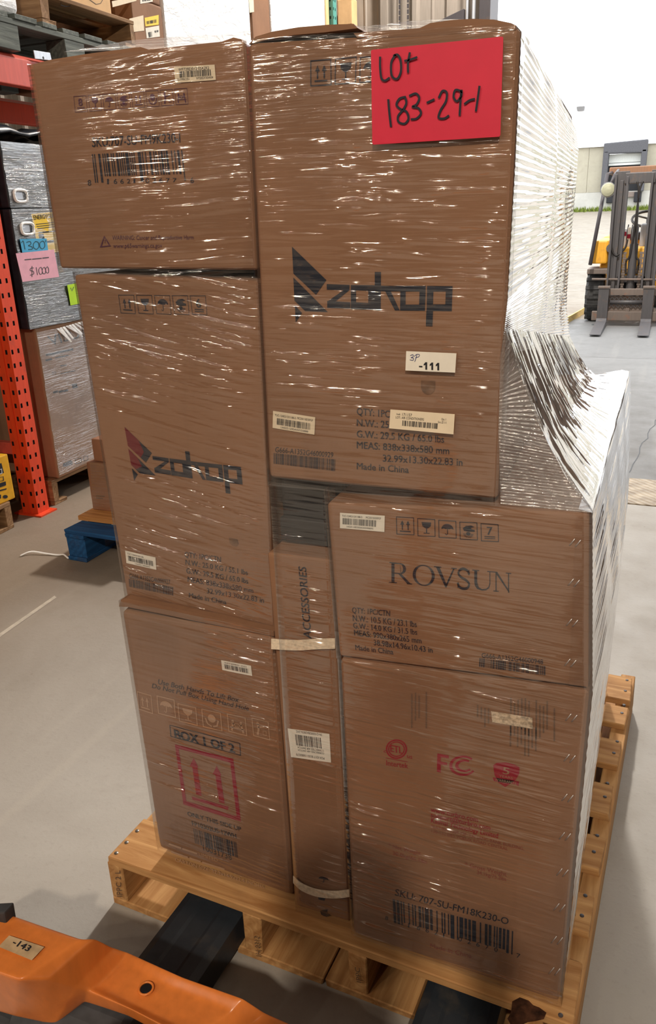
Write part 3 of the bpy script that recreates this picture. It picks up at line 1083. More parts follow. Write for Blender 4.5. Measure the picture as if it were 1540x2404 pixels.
# punched finger hole
k = Ink()
k.poly([(989, 893), (1022, 894)] + [(1005.5 + 17 * math.cos(a * PI / 10), 906 + 20 * math.sin(a * PI / 10)) for a in range(0, 11)])
k.build('hand_hole', A, fA, NY, O1, M['edge'])
film_front(A, [(578, 90), (1227, 54), (1172, 1188), (628, 1140)], YA, FILM['a'], -0.03, .0018, 3, 0.009, 0, ((.41, .035, .9), (.93, .03, .9), (.52, .02, .5)))
barlabel(A, [(642, 964), (741, 979), (739, 1020), (641, 1004)], fA, NY, O2, [('TUC-12AR2/12X1188-D', .05, .55, .28, .16), ('MC250118250FGF', .58, .95, .26, .14), ('1A0251200A02550888', .2, .85, .93, .82)], (.1, .38, .9, .76), 12, 42, 'paper_cream')
s = sticker(A, [(958, 822), (1075, 827), (1072, 872), (956, 867)], fA, NY, O4, 'paper', label='white sticker with -111 in bold digits')
k = Ink()
for x_ in (999, 1013, 1027):
    dy_ = (x_ - 988) * .055
    k.poly([(x_ + 4, 847 + dy_), (x_ + 8, 847 + dy_), (x_ + 8, 864.5 + dy_), (x_ + 3.6, 864.3 + dy_), (x_ + 3.8, 853 + dy_), (x_, 855 + dy_), (x_, 851.5 + dy_)])
k.poly([(988, 856), (996, 856.4), (996, 859.6), (988, 859.2)])
k.build('printed_lettering', s, fA, NY, O4 + .0009, M['tag_ink'])
k = Ink()
k.ribbon([(968, 832), (974, 830), (974, 835), (969, 837), (975, 838), (974, 843), (967, 842)], 1.3, 3)
k.ribbon([(983, 831), (981, 838), (978, 846)], 1.3, 2)
k.ribbon([(977, 834), (983, 829), (989, 830), (987, 835), (980, 837)], 1.2, 3)
k.build('handwriting', s, fA, NY, O4 + .0009, flat('blue_pen', srgb(40, 50, 110), .5, 0, .02))
s = barlabel(A, [(921, 958), (1071, 969), (1068, 1016), (918, 1002)], fA, NY, O4, [('Inv#:', .1, .16, .26, .16), ('171157', .19, .34, .28, .14), ('LOT- AIR CONDITIONERS', .09, .53, .44, .32), ('Qty.:1', .8, .87, .34, .24), ('Src:Z111', .75, .88, .5, .4)], (.2, .52, .75, .8), 17, 30, 'paper_cream', 'cream inventory sticker over the weight lines')

# pink note taped on the film
N = thing('paper_note', 'hot pink paper note with handwritten Lot 183-29-1 on the top right carton', 'note', at(1030, 215, YA))
qN = [(876, 120), (1184, 88), (1178, 322), (880, 341)]
fN = PY(YA)
NP = []
rn = [(0, .012), (.008, 0), (.992, 0), (1, .012), (1, .985), (.99, 1), (.01, 1), (0, .985)]
F = [fN(*bil(qN, a, b)) + NY * (O4 + .0016 * math.sin(a * 5 + b * 2)) for a, b in rn]
n_ = len(F)
mk('paper', F + [p - NY * .0004 for p in F], [tuple(range(n_)), tuple(range(2 * n_ - 1, n_ - 1, -1))] + [(i, (i + 1) % n_, (i + 1) % n_ + n_, i + n_) for i in range(n_)], M['pink'], N)
k = Ink()
for s_ in ([(899, 138), (899, 160), (902, 186), (910, 192), (920, 186)],
           [(934, 133), (925, 150), (926, 180), (938, 188), (947, 172), (947, 146), (940, 132), (931, 134)],
           [(968, 128), (964, 150), (964, 172)], [(957, 146), (970, 143), (984, 138)],
           [(918, 237), (920, 262), (924, 298)],
           [(957, 230), (944, 234), (937, 248), (946, 258), (960, 264), (965, 280), (956, 292), (942, 288), (941, 274), (952, 260), (960, 244), (957, 231)],
           [(968, 227), (982, 222), (990, 232), (984, 247), (974, 253), (988, 256), (994, 268), (984, 280), (972, 282)],
           [(1009, 243), (1024, 236)],
           [(1036, 231), (1044, 216), (1054, 220), (1052, 240), (1040, 260), (1035, 278), (1048, 280), (1058, 274)],
           [(1086, 216), (1074, 214), (1070, 230), (1078, 240), (1088, 226), (1088, 214), (1086, 240), (1084, 272)],
           [(1096, 246), (1107, 238), (1118, 235)],
           [(1130, 206), (1126, 235), (1122, 262)]):
    k.ribbon(s_, 5.2, 5)
k.build('handwriting', N, fN, NY, O4 + .0026, M['marker'])
# --- left middle carton
YBX = .065
B = carton('cardboard_box', 'brown carton at middle left with a zokop logo partly tinted red', [(172, 645), (605, 660), (645, 1480), (297, 1403)], YBX, .838, M['card'], 'wrapped cartons on the front pallet')
fB = PY(YBX)
zokop(B, [(293, 1002), (315, 1128), (566, 1096)]).build('brand_logo', B, fB, NY, O1, M['ink'])
k = Ink()
k.fn = aff([(157, 65), (185, 675), (1447, 382)], [(293, 1002), (315, 1128), (566, 1096)])
k.poly([(157, 65), (300, 205), (345, 330), (300, 400), (168, 280)])
k.poly([(168, 312), (262, 405), (300, 500), (230, 540), (177, 498)])
k.build('red_smear', B, fB, NY, O1 + .0002, printed('red_smear_ink', srgb(104, 26, 36), .6, .3))
qs = []
for i, kd in enumerate(('up', 'glass', 'umbrella', 'sun', 'stack6')):
    x = 278 + i * 42
    qs.append((kd, [(x, 692 + i * .4), (x + 37, 692 + i * .4), (x + 41, 737 + i * .8), (x + 6, 735 + i * .8)]))
icons(B, fB, NY, O1, M['ink'], qs, .03)
spec(B, fB, [('QTY: 1PC/CTN', (434, 1307), (519, 1319), (434, 1295)), ('N.W.: 25.0 KG / 55.1 lbs', (436, 1325), (582, 1350), (436, 1313)),
             ('G.W.: 29.5 KG / 65.0 lbs', (438, 1345), (583, 1370), (438, 1333)), ('MEAS: 838x338x580 mm', (441, 1365), (595, 1392), (441, 1353)),
             ('32.99x13.30x22.83 in', (486, 1392), (620, 1415), (486, 1380)), ('Made in China', (444, 1402), (532, 1419), (444, 1391))], 'ink_soft')
k = Ink()
k.text('G666-A1352G46000927', (304, 1357), (400, 1372), (304, 1346))
k.bars([(302, 1358), (408, 1378), (408, 1398), (304, 1377)], 55, 14)
k.build('printed_barcode', B, fB, NY, O1, M['ink_soft'])
barlabel(B, [(295, 1292), (366, 1308), (368, 1337), (298, 1321)], fB, NY, O2, [('TUC-12AR2/12X1188', .06, .6, .26, .14), ('1A0251200A02', .3, .8, .93, .82)], (.08, .34, .92, .76), 21, 40)
k = Ink()
k.poly([(538, 1262), (558, 1266), (561, 1276), (556, 1283), (546, 1281), (539, 1273)])
k.build('hand_hole', B, fB, NY, O1, M['edge'])
film_front(B, [(170, 638), (609, 650), (648, 1488), (294, 1408)], YBX, FILM['b'], -0.2, .0027, 4, 0.007, 0)

# --- lower left carton
YL = .046
L = carton('cardboard_box', 'brown carton at bottom left printed BOX 1 OF 2 with red arrows', [(280, 1418), (643, 1490), (690, 2150), (372, 1992)], YL, .85, M['card'], 'wrapped cartons on the front pallet', bev=.014, zmin=ZP + .003, zmax=min(at(645, 1480, .065).z, at(297, 1403, .065).z) - .002)
fL = PY(YL)
arch('top_flap', L, [(279, 1424), (284, 1408), (296, 1404), (420, 1430), (560, 1462), (643, 1482), (643, 1494), (450, 1456), (300, 1425)], YL + .001, .02, M['card_dark'])
k = Ink()
k.text('Use Both Hands To Lift Box', (371, 1605), (560, 1648), (373, 1594), .006)
k.text('Do Not Pull Box Using Hand Hole', (357, 1614), (584, 1668), (359, 1604), .006)
k.text('BOX 1 OF 2', (411, 1732), (553, 1767), (408, 1712), .04)
k.text('ONLY THIS SIDE UP', (441, 1914), (567, 1951), (440, 1904), .01)
k.text('FP10302US-12WH', (452, 1937), (556, 1968), (450, 1926), .01)
k.bars([(454, 1944), (556, 1977), (560, 2013), (459, 1979)], 26, 31)
k.text('10031738', (478, 1996), (545, 2019), (476, 1983))
k.build('printed_lettering', L, fL, NY, O1, M['ink_soft'])
k = Ink()
k.frame([(398, 1701), (564, 1744), (566, 1774), (401, 1729)], .011, .06)
k.build('printed_frame', L, fL, NY, O1, M['ink_soft'])
k = Ink()
k.ring([(411, 1747), (548, 1781), (566, 1928), (431, 1888)], [(420, 1757), (541, 1790), (556, 1916), (438, 1880)])
for ax_ in (0, 54):
    dy = ax_ * .34
    k.poly([(446 + ax_, 1798 + dy), (455 + ax_, 1779 + dy), (466 + ax_, 1800 + dy), (464 + ax_, 1802 + dy), (474 + ax_, 1868 + dy), (461 + ax_, 1864 + dy), (452 + ax_, 1800 + dy)])
k.poly([(450, 1869), (537, 1893), (536, 1901), (453, 1877)])
k.build('handling_marks', L, fL, NY, O1, M['ink_red'])
qs = []
for i, (kd, x0, y0, w_) in enumerate((('up', 322, 1622, 38), ('umbrella', 368, 1632, 46), ('glass', 417, 1650, 48), ('care', 473, 1663, 50), ('people', 533, 1674, 48), ('kick', 591, 1684, 44))):
    qs.append((kd, [(x0, y0), (x0 + w_ - 4, y0 + 10), (x0 + w_, y0 + 54), (x0 + 4, y0 + 43)]))
icons(L, fL, NY, O1, M['ink_light'], qs, .05)
k = Ink()
for tx, a, b in (('LIMITED', (468, 2008), (512, 2023)), ('CARTON SIZE: 32.2x14.9x22.4 INCHES', (412, 2021), (622, 2086))):
    k.text(tx, a, b, (a[0] - 1, a[1] - 8))
for a, b in (((398, 1981), (424, 1990)), ((430, 1992), (462, 2003)), ((404, 2000), (440, 2012)), ((446, 2014), (470, 2022)), ((476, 2024), (526, 2040))):
    k.ribbon([a, b], 4)
k.build('printed_address', L, fL, NY, O1, M['ink_light'])
barlabel(L, [(520, 1549), (590, 1562), (593, 1586), (523, 1572)], fL, NY, O2, [('WF7309E01 2502', .1, .85, .26, .1)], (.1, .34, .9, .8), 41, 34)
film_front(L, [(278, 1410), (646, 1482), (692, 2154), (370, 1996)], YL, FILM['low'], -0.07, .0027, 5, 0.014, 0)

# --- narrow carton between, with straps
YM = .03
Mx = carton('cardboard_box', 'narrow brown carton in the middle marked ACCESSORIES with white straps', [(626, 1297), (784, 1316), (822, 2203), (698, 2166)], YM, .8, M['card'], 'wrapped cartons on the front pallet', zmin=ZP + .003)
fM = PY(YM)
k = Ink()
k.text('ACCESSORIES', (732, 1500), (719, 1331), (714, 1497), .015)
k.build('printed_lettering', Mx, fM, NY, O1, M['ink'])
qk = [(676, 1709), (774, 1722), (778, 1789), (684, 1776)]
s = sticker(Mx, qk, fM, NY, O2, 'paper', label='white upside-down barcode sticker')
k = Ink()
k.fn = lambda x, y: bil(qk, x, y)
k.bars([(.17, .17), (.8, .17), (.8, .55), (.17, .55)], 30, 44)
for tx, v0, v1, a, b in (('SN-Q10200DBA2007A-3W2', .02, .1, .82, .2), ('CORRECTED AIR SWITCH', .58, .65, .84, .2), ('CORRECTED AIR SWITCH', .68, .74, .84, .2), ('POX-0317 B3301150800270', .84, .92, .84, .14)):
    k.text(tx, (a, v0), (b, v0), (a, v1))
k.build('printed_barcode', s, fM, NY, O2 + .0008, M['tag_ink'])
k = Ink()
for i in range(10):
    x, y = 686 + i * 12.6, 1776 + i * 2.6
    k.poly([(x, y), (x + 5, y + 1), (x + 5, y + 3), (x, y + 2)])
k.build('perforation', Mx, fM, NY, O1, M['edge'])
icons(Mx, fM, NY, O1, M['ink'], [('umbrella', [(742, 2050), (776, 2056), (778, 2078), (744, 2072)])], .0)
k = Ink()
k.poly([(746, 2098), (760, 2097), (766, 2104), (762, 2114), (748, 2111)])
k.poly([(752, 2137), (770, 2134), (768, 2142), (776, 2146), (768, 2152), (760, 2150), (754, 2146)])
k.build('handling_marks', Mx, fM, NY, O1, M['ink'])
def strap(pxs, w):
    vs, fs = [], []
    P_ = spline([(a, b, 0) for a, b in pxs], 6)
    for i, p in enumerate(P_):
        vs += [at(p.x, p.y - w / 2, YM) + NY * .006, at(p.x, p.y + w / 2, YM) + NY * .006, at(p.x, p.y + w / 2, YM) + NY * .0075, at(p.x, p.y - w / 2, YM) + NY * .0075]
    for i in range(len(P_) - 1):
        for a in range(4):
            fs.append((i * 4 + a, i * 4 + (a + 1) % 4, i * 4 + 4 + (a + 1) % 4, i * 4 + 4 + a))
    mk('strap', vs, fs, M['strap'], Mx)
strap([(641, 1507), (700, 1510), (750, 1507), (790, 1506)], 24)
strap([(692, 2058), (712, 2076), (748, 2090), (790, 2094), (824, 2090)], 17)
film_front(Mx, [(632, 1130), (775, 1150), (824, 2206), (696, 2168)], YM, FILM['low'], -0.05, .0034, 6, 0.014, 0.006)

# --- ROVSUN carton
YR = 0.0
Rv = carton('cardboard_box', 'low wide brown carton at middle right with large serif ROVSUN lettering', [(766, 1180), (1384, 1205), (1382, 1617), (796, 1542)], YR, .99, M['card'], 'wrapped cartons on the front pallet', bev=.008)
fR = PY(YR)
def rovsun():
    k = Ink()
    # every letter in a unit box, y down, thick and thin strokes with serifs
    def L_(x0, x1):
        y0 = lambda x: 1319 + (x - 912) * (1345 - 1319) / (1200 - 912)
        y1 = lambda x: 1367 + (x - 912) * (1391 - 1367) / (1200 - 912)
        k.fn = lambda u, v: (x0 + (x1 - x0) * u, y0(x0 + (x1 - x0) * u) * (1 - v) + y1(x0 + (x1 - x0) * u) * v)
    def ser(x, y, w=.3, t=.045):
        k.poly([(x - w / 2, y - t / 2), (x + w / 2, y - t / 2), (x + w / 2, y + t / 2), (x - w / 2, y + t / 2)])
    def stem(x, w=.12, a=0, b=1):
        k.poly([(x - w / 2, a), (x + w / 2, a), (x + w / 2, b), (x - w / 2, b)])
    L_(912, 966)
    stem(.2, .13); ser(.2, .02); ser(.2, .98, .34)
    k.poly([(.2, .0), (.55, .0), (.55, .05), (.2, .05)])
    k.poly([(.2, .49), (.52, .49), (.52, .54), (.2, .54)])
    k.ring(ell(.5, .27, .27, .27, 14, -PI / 2, PI / 2), ell(.5, .27, .14, .22, 14, -PI / 2, PI / 2))
    k.poly([(.42, .52), (.56, .52), (.98, .98), (.82, .98)]); ser(.92, .98, .22)
    L_(968, 1022)
    k.ring(ell(.5, .5, .48, .52, 32), ell(.5, .5, .35, .47, 32))
    L_(1018, 1072)
    k.poly([(.1, .02), (.26, .02), (.58, .9), (.52, 1.02)]); k.poly([(.86, .02), (.92, .02), (.56, 1.02), (.5, .95)])
    ser(.18, .02, .32); ser(.89, .02, .24)
    L_(1072, 1106)
    k.ribbon([(.86, .22), (.72, .06), (.44, .0), (.2, .1), (.14, .28), (.34, .44), (.66, .56), (.86, .72), (.78, .92), (.48, 1.0), (.2, .92), (.1, .76)], .13, 4)
    stem(.86, .05, .02, .3); stem(.1, .05, .7, .98)
    L_(1108, 1156)
    k.poly([(.12, .02), (.26, .02), (.26, .62), (.34, .86), (.5, .94), (.5, 1.01), (.26, .95), (.14, .78), (.12, .6)])
    k.poly([(.86, .02), (.9, .02), (.9, .66), (.84, .86), (.7, .98), (.5, 1.01), (.5, .94), (.7, .9), (.82, .78), (.86, .6)])
    ser(.19, .02, .34); ser(.88, .02, .26)
    L_(1158, 1200)
    stem(.16, .06); stem(.86, .06); k.poly([(.1, .02), (.24, .02), (.9, .92), (.9, 1.03)])
    ser(.1, .02, .28); ser(.16, .98, .3); ser(.86, .02, .3)
    return k
rovsun().build('brand_lettering', Rv, fR, NY, O1, M['ink'])
qs = []
for i, kd in enumerate(('up', 'glass', 'umbrella', 'sun', 'stack7')):
    x, y = 930 + i * 49.6, 1212 + i * 4.0
    qs.append((kd, [(x, y), (x + 42, y + 2.5), (x + 43, y + 44), (x + 1, y + 42)]))
icons(Rv, fR, NY, O1, M['ink'], qs, .04)
spec(Rv, fR, [('QTY: 1PC/CTN', (827, 1438), (916, 1446), (827, 1425)), ('N.W.: 10.5 KG / 23.1 lbs', (829, 1457), (979, 1472), (828, 1443)),
              ('G.W.: 14.0 KG / 31.5 lbs', (830, 1474), (980, 1490), (829, 1461)), ('MEAS: 990x380x265 mm', (832, 1491), (990, 1510), (831, 1478)),
              ('38.98x14.96x10.43 in', (878, 1514), (1016, 1532), (877, 1501)), ('Made in China', (835, 1525), (924, 1536), (834, 1513))], 'ink')
k = Ink()
k.text('G666-A1352G46000948', (1131, 1543), (1275, 1559), (1131, 1532))
k.bars([(1126, 1544), (1281, 1563), (1281, 1585), (1125, 1565)], 56, 24)
k.build('printed_barcode', Rv, fR, NY, O1, M['ink'])
barlabel(Rv, [(799, 1203), (904, 1210), (903, 1248), (799, 1239)], fR, NY, O2, [('TUC-12AR2/12X1188-D', .05, .5, .24, .12), ('MC250150250FGF', .58, .92, .24, .12), ('1A0201AB3202A25S5908093', .15, .75, .9, .8)], (.06, .32, .82, .72), 52, 42)
def staples(P, f, pts, tilt=14):
    for (x, y) in pts:
        for dx in (-7, 7):
            a, b = (x + dx - tilt / 2 + 2, y + 9 + dx * .2), (x + dx + tilt / 2 + 1, y - 7 + dx * .2)
            tube('staple', [f(*a) + NY * .0012, f(*b) + NY * .0012], .0009, M['staple'], P, 5)
staples(Rv, fR, [(1349, 1272), (1346, 1366), (1342, 1460), (1338, 1554)])
sheet('tape_strip', Rv, [(1352, 1215), (1382, 1217), (1380, 1612), (1336, 1606)], fR, NY, .0006, 1, 6, M['card_dark'], 0)
film_front(Rv, [(760, 1150), (1389, 1198), (1389, 1622), (790, 1546)], YR, FILM['low'], -0.03, .0028, 7, 0.012, 0, ((.5, .05, .6),))

# --- bottom right carton
YT = 0.0
T = carton('cardboard_box', 'large brown carton at bottom right with red certification marks and SKU barcode', [(797, 1547), (1384, 1623), (1312, 2362), (829, 2192)], YT, .95, M['card'], 'wrapped cartons on the front pallet', bev=.01, zmin=ZP + .003)
fT = PY(YT)
k = Ink()
k.text('SKU: 707-SU-FM18K230-O', (927, 2101), (1193, 2170), (929, 2086), .004)
k.bars([(922, 2110), (1208, 2186), (1206, 2241), (925, 2166)], 30, 61, .88)
k.text('8', (904, 2158), (911, 2160), (905, 2149))
for i, ch_ in enumerate('16621'):
    x, y = 958 + i * 20.5, 2176 + i * 5.6
    k.text(ch_, (x, y), (x + (3 if ch_ == '1' else 8), y + 2), (x + .5, y - 10))
for i, ch_ in enumerate('02670'):
    x, y = 1076 + i * 21, 2208 + i * 6.2
    k.text(ch_, (x, y), (x + 8, y + 2), (x + .5, y - 10))
k.text('7', (1212, 2247), (1221, 2249), (1213, 2237))
k.build('printed_barcode', T, fT, NY, O1, M['ink'])
k = Ink()
# test-mark disc
k.ring(ell(931, 1758, 25, 23, 32), ell(931, 1758, 21.5, 19.8, 32))
k.ring(ell(931, 1758, 19.5, 18, 32), ell(931, 1758, 17, 15.6, 32))
k.text('ETL', (917, 1764), (946, 1769), (916, 1748), .02)
k.text('c', (901, 1766), (907, 1766.5), (901, 1758))
k.text('us', (956, 1779), (968, 1781), (956, 1769))
k.ribbon([(907, 1779), (957, 1788)], 1.3)
k.text('Intertek', (907, 1796), (958, 1803), (907, 1784), .008)
k.build('test_mark', T, fT, NY, O1, M['ink_red'])
k = Ink()
k.poly([(1027, 1768), (1054, 1773), (1054, 1780), (1035, 1777), (1035, 1787), (1050, 1790), (1050, 1796), (1035, 1794), (1035, 1813), (1026, 1811)])
k.ring(ell(1087, 1797, 32, 24, 26, .6, 2 * PI - .6), ell(1088, 1797, 26, 19, 26, .55, 2 * PI - .55), False)
k.ring(ell(1090, 1797, 21, 15, 24, .75, 2 * PI - .75), ell(1091, 1797, 14.5, 10, 24, .7, 2 * PI - .7), False)
k.build('approval_mark', T, fT, NY, O1, M['ink_red'])
k = Ink()
k.poly([(1158, 1796), (1166, 1790), (1188, 1789), (1208, 1794), (1220, 1801), (1219, 1816), (1212, 1829), (1200, 1838), (1186, 1847), (1170, 1836), (1161, 1818)])
k.poly([(1157, 1824), (1219, 1834), (1217, 1845), (1212, 1841), (1160, 1833)])
k.build('warranty_shield', T, fT, NY, O1, M['ink_red'])
k = Ink()
# contact lines (the square code beside them is left out)
k.text('www.turbro.com', (1011, 1905), (1122, 1929), (1012, 1894), .006)
k.text('support@turbro.com', (1011, 1917), (1151, 1948), (1012, 1906), .006)
k.text('Katmal Technology Limited', (1012, 1930), (1169, 1967), (1013, 1919), .006)
k.build('contact_lettering', T, fT, NY, O1, M['ink_red'])
k = Ink()
k.text('5', (1180, 1815), (1196, 1818), (1181, 1799), .012)
k.text('YEARS', (1172, 1823), (1204, 1829), (1172, 1817))
k.text('WARRANTY', (1162, 1832), (1213, 1841), (1162, 1826))
k.build('shield_lettering', T, fT, NY, O1 + .0004, M['card_light'])
k = Ink()
k.text('FLAT/RM 1209 12F, TAI SANG BANK BUILDING,', (1013, 1943), (1230, 1996), (1013, 1935))
k.text('130-132 DES VOEUX ROAD CENTRAL', (1013, 1953), (1192, 1996), (1013, 1946))
k.text('* Net Weight', (912, 1988), (988, 2007), (912, 1979))
k.text('30.0kg/66.1lbs', (922, 2006), (1003, 2027), (922, 1997))
k.text('* Gross Weight', (1092, 2033), (1189, 2057), (1092, 2023))
k.text('34.1kg/75.2lbs', (1120, 2051), (1188, 2068), (1120, 2042))
k.build('printed_lettering', T, fT, NY, O1, M['ink_pale_red'])
k = Ink()
k.text('Made in China', (1010, 2224), (1107, 2249), (1011, 2214))
k.build('origin_lettering', T, fT, NY, O1, M['ink_pale_red'])
# rubbed transfer print near the top, and the torn label remnant
k = Ink()
rr = random.Random(5)
for x0, x1, y0, y1, sl in ((940, 1000, 1620, 1700, .12), (1120, 1150, 1650, 1700, .1), (1198, 1310, 1640, 1720, .13), (1180, 1260, 1690, 1760, .13)):
    x = x0
    while x < x1:
        a = y0 + (x - x0) * sl + rr.uniform(-6, 10)
        b = y1 + (x - x0) * sl + rr.uniform(-20, 8)
        if rr.random() < .7:
            k.poly([(x, a), (x + 3.2, a), (x + 3.0, b), (x - .2, b)])
        x += 8.5
k.build('rubbed_print', T, fT, NY, O1, printed('rubbed_grey_ink', srgb(104, 82, 68), .7, .8))
tl = sticker(T, [(1153, 1668), (1250, 1684), (1251, 1710), (1156, 1694)], fT, NY, O2, 'paper_cream', 'torn_label')
tl.data.materials[0] = flat('torn_paper', srgb(196, 176, 152), .8, 0, .22, .2, 220)
staples(T, fT, [(1340, 1683), (1336, 1778), (1331, 1871), (1325, 1961), (1319, 2046), (1312, 2128), (1306, 2205), (1300, 2278)])
film_front(T, [(792, 1546), (1389, 1622), (1317, 2368), (824, 2194)], YT, FILM['low'], -0.03, .0033, 8, 0.011, 0, ((.47, .05, .6),))
# black block set back in the dark gap above the narrow carton
fil = thing('black_block', 'black block filling the dark gap above the ACCESSORIES carton', 'box', (.2, .4, .886))
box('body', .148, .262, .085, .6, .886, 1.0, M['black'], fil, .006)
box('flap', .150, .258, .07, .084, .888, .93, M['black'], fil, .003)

# ---------------------------------------------------------------- free-hanging stretch film on the right side of the load
SF = thing('stretch_film', 'clear stretch film stretched down the right side of the wrapped load', 'film', (.66, .5, ZP))
def ruled(name, A_, B_, ns, nt, m, ridge=0.0, freq=60, seed=0, bulge=0.0, nrm=NX, skew=0.0, down=False):
    """surface between polyline A (front, top to bottom) and polyline B (back), with geometric ridges running front to back"""
    rnd = random.Random(seed)
    ph = [rnd.uniform(0, 6.28) for _ in range(8)]
    am = [rnd.uniform(.3, 1.2) for _ in range(nt + 1)]
    jig = [rnd.uniform(-.5, .5) for _ in range(nt + 1)]
    def pl(P_, t):
        x = t * (len(P_) - 1)
        i = min(int(x), len(P_) - 2)
        return Vector(P_[i]).lerp(Vector(P_[i + 1]), x - i)
    vs, fs = [], []
    for j in range(nt + 1):
        t = j / nt
        a, b = pl(A_, t), pl(B_, t)
        for i in range(ns + 1):
            s_ = i / ns
            p = a.lerp(b, s_)
            band = int(s_ * 4.2)
            env = .25 + .75 * abs(math.sin(s_ * 4.2 * PI))
            d = ridge * env * math.sin((t + skew * s_) * freq * 6.283 + ph[band] * .35 + jig[j] * .5) * am[min(nt, int((j // 4) * 4))]
            if down:
                d = ridge * (mnoise.noise((s_ * freq + t * skew * 8, t * 2.5, seed)) + .6 * mnoise.noise((s_ * freq * 2.3 + t * skew * 18, t * 4, seed + 4))) * (.3 + .7 * math.sin(PI * min(1, t * 1.3 + .1))) * (1 - t ** 8)
            p = p + nrm * (d + bulge * math.sin(s_ * PI) * math.sin(t * PI))
            vs.append(p)
    for j in range(nt):
        for i in range(ns):
            a = j * (ns + 1) + i
            fs.append((a, a + 1, a + ns + 2, a + ns + 1))
    return mk(name, vs, fs, m, SF, smooth=True)
fa = [at(x, y, YA - .004) for x, y in [(1223, 62), (1208, 380), (1190, 700), (1183, 770), (1172, 840)]]
fb = [at(x, y, .86) for x, y in [(1346, 300), (1353, 350), (1347, 440), (1338, 540), (1330, 640), (1326, 720), (1334, 790)]]
off = Vector((.004, 0, 0))
fa = [p + off * .25 for p in fa]
fb2 = [p + off for p in fb]
ruled('side_sheet', fa, fb2, 36, 420, FILM['side'], .0017, 62, 2, .006, NX, -.06)
def zfl(p):
    p.z = max(p.z, at(1384, 1205, YR).z + .006)
    return p
ruled('draped_sheet', [fa[-2].lerp(at(1384, 1205, YR) + Vector((.004, -.005, .004)), k / 6) - Vector((0, 0, .03 * math.sin(k / 6 * PI))) for k in range(7)],
      [zfl(fb2[-1].lerp(at(1457, 880, .99) + Vector((.004, .004, .005)), k / 6) - Vector((0, 0, .05 * math.sin(k / 6 * PI)))) for k in range(7)], 220, 80, FILM['drape'], .0058, 58, 5, 0, Vector((.75, 0, .66)), .25, True)
ruled('front_gusset', [fa[-1], fa[-1].lerp(at(1168, 1182, YA), .5), at(1168, 1182, YA) + Vector((.004, 0, 0))],
      [fa[-2] + Vector((.001, .002, 0)), fa[-2].lerp(at(1384, 1205, YR) + off, .5) - Vector((0, 0, .028)), at(1384, 1203, YR) + off], 24, 200, FILM['gusset'], .0016, 45, 6, 0, NY, 0)
e0, e1, e2 = at(1384, 1205, YR) + Vector((.004, -.005, .004)), at(1385, 1620, YR) + Vector((.004, -.005, 0)), at(1314, 2362, YT) + Vector((.004, -.005, 0))
e2.z = ZP + .004
eb = Vector((.004, .998, 0))
ruled('lower_side_sheet', [e0, e0.lerp(e1, .5), e1, e1.lerp(e2, .5), e2], [p + eb for p in (e0, e0.lerp(e1, .5), e1, e1.lerp(e2, .5), e2)], 40, 300, FILM['side'], .0017, 56, 8, .008, NX, .03)
ruled('edge_strip', [zfl(at(1384, 1205, YR) + Vector((-.014, -.005, .006))), at(1384, 1205, YR) + Vector((.003, -.005, .003)), at(1384, 1205, YR) + Vector((.005, -.005, -.012))],
      [at(1384, 1205, YR) + Vector((-.014, .995, .006)), at(1384, 1205, YR) + Vector((.005, .995, .003)), at(1384, 1205, YR) + Vector((.008, .995, -.012))], 60, 8, FILM['side'], .0012, 30, 9, 0)
sheet('top_sheet', SF, [(150, 122), (300, 96), (590, 72), (580, 108)], PY(YU + .06), NY, 0, 10, 3, FILM['top'], .004, 3)
sheet('top_sheet', SF, [(800, 66), (1010, 46), (1216, 44), (1000, 82)], PY(YA + .03), NY, 0, 10, 3, FILM['top'], .004, 5)
# ---------------------------------------------------------------- pallet jack with its forks under the pallet
J = thing('pallet_jack', 'orange pallet jack at bottom left with sticker -143, forks under the pallet', 'pallet jack', (.2, -.3, 0), PR)
JB = [  # back top, back low, front top, front low as (px, py, z)
    ((-130, 2098, .42), (-150, 2150, .30), (-190, 2235, .42), (-200, 2330, .27)),
    ((40, 2151, .42), (30, 2200, .30), (-30, 2275, .42), (-45, 2365, .27)),
    ((190, 2203, .42), (185, 2250, .30), (45, 2302, .42), (34, 2388, .27)),
    ((226, 2201, .41), (222, 2260, .27), (112, 2300, .40), (98, 2402, .26)),
    ((268, 2222, .35), (262, 2290, .25), (176, 2318, .35), (128, 2408, .26)),
    ((300, 2233, .33), (292, 2295, .24), (208, 2326, .33), (196, 2352, .29)),
    ((430, 2292, .33), (420, 2345, .24), (306, 2368, .33), (300, 2386, .29)),
    ((572, 2342, .33), (565, 2390, .24), (425, 2430, .33), (418, 2450, .29)),
    ((622, 2376, .30), (616, 2410, .22), (480, 2466, .30), (474, 2485, .26)),
    ((790, 2450, .29), (785, 2480, .22), (660, 2545, .29), (655, 2565, .25)),
    ((1010, 2565, .27), (1000, 2600, .19), (880, 2680, .27), (872, 2705, .21)),
    ((1190, 2690, .17), (1185, 2715, .13), (1060, 2800, .17), (1055, 2820, .14))]
vs, fs = [], []
for bt_, bl_, ft_, fl_ in JB:
    B0, B1, F0, F1 = gnd(*bt_), gnd(*bl_), gnd(*ft_), gnd(*fl_)
    dip = 0.0
    vs += [B1, B0, B0.lerp(F0, .22), B0.lerp(F0, .8), F0, F1, F1.lerp(B1, .25), F1.lerp(B1, .85)]
for i in range(5, 9):      # the pocket pressed into the middle plate
    vs[i * 8 + 2] = vs[i * 8 + 2] - Vector((0, 0, .012 if i in (6, 7) else .006))
    vs[i * 8 + 3] = vs[i * 8 + 3] - Vector((0, 0, .014 if i in (6, 7) else .006))
n = len(JB)
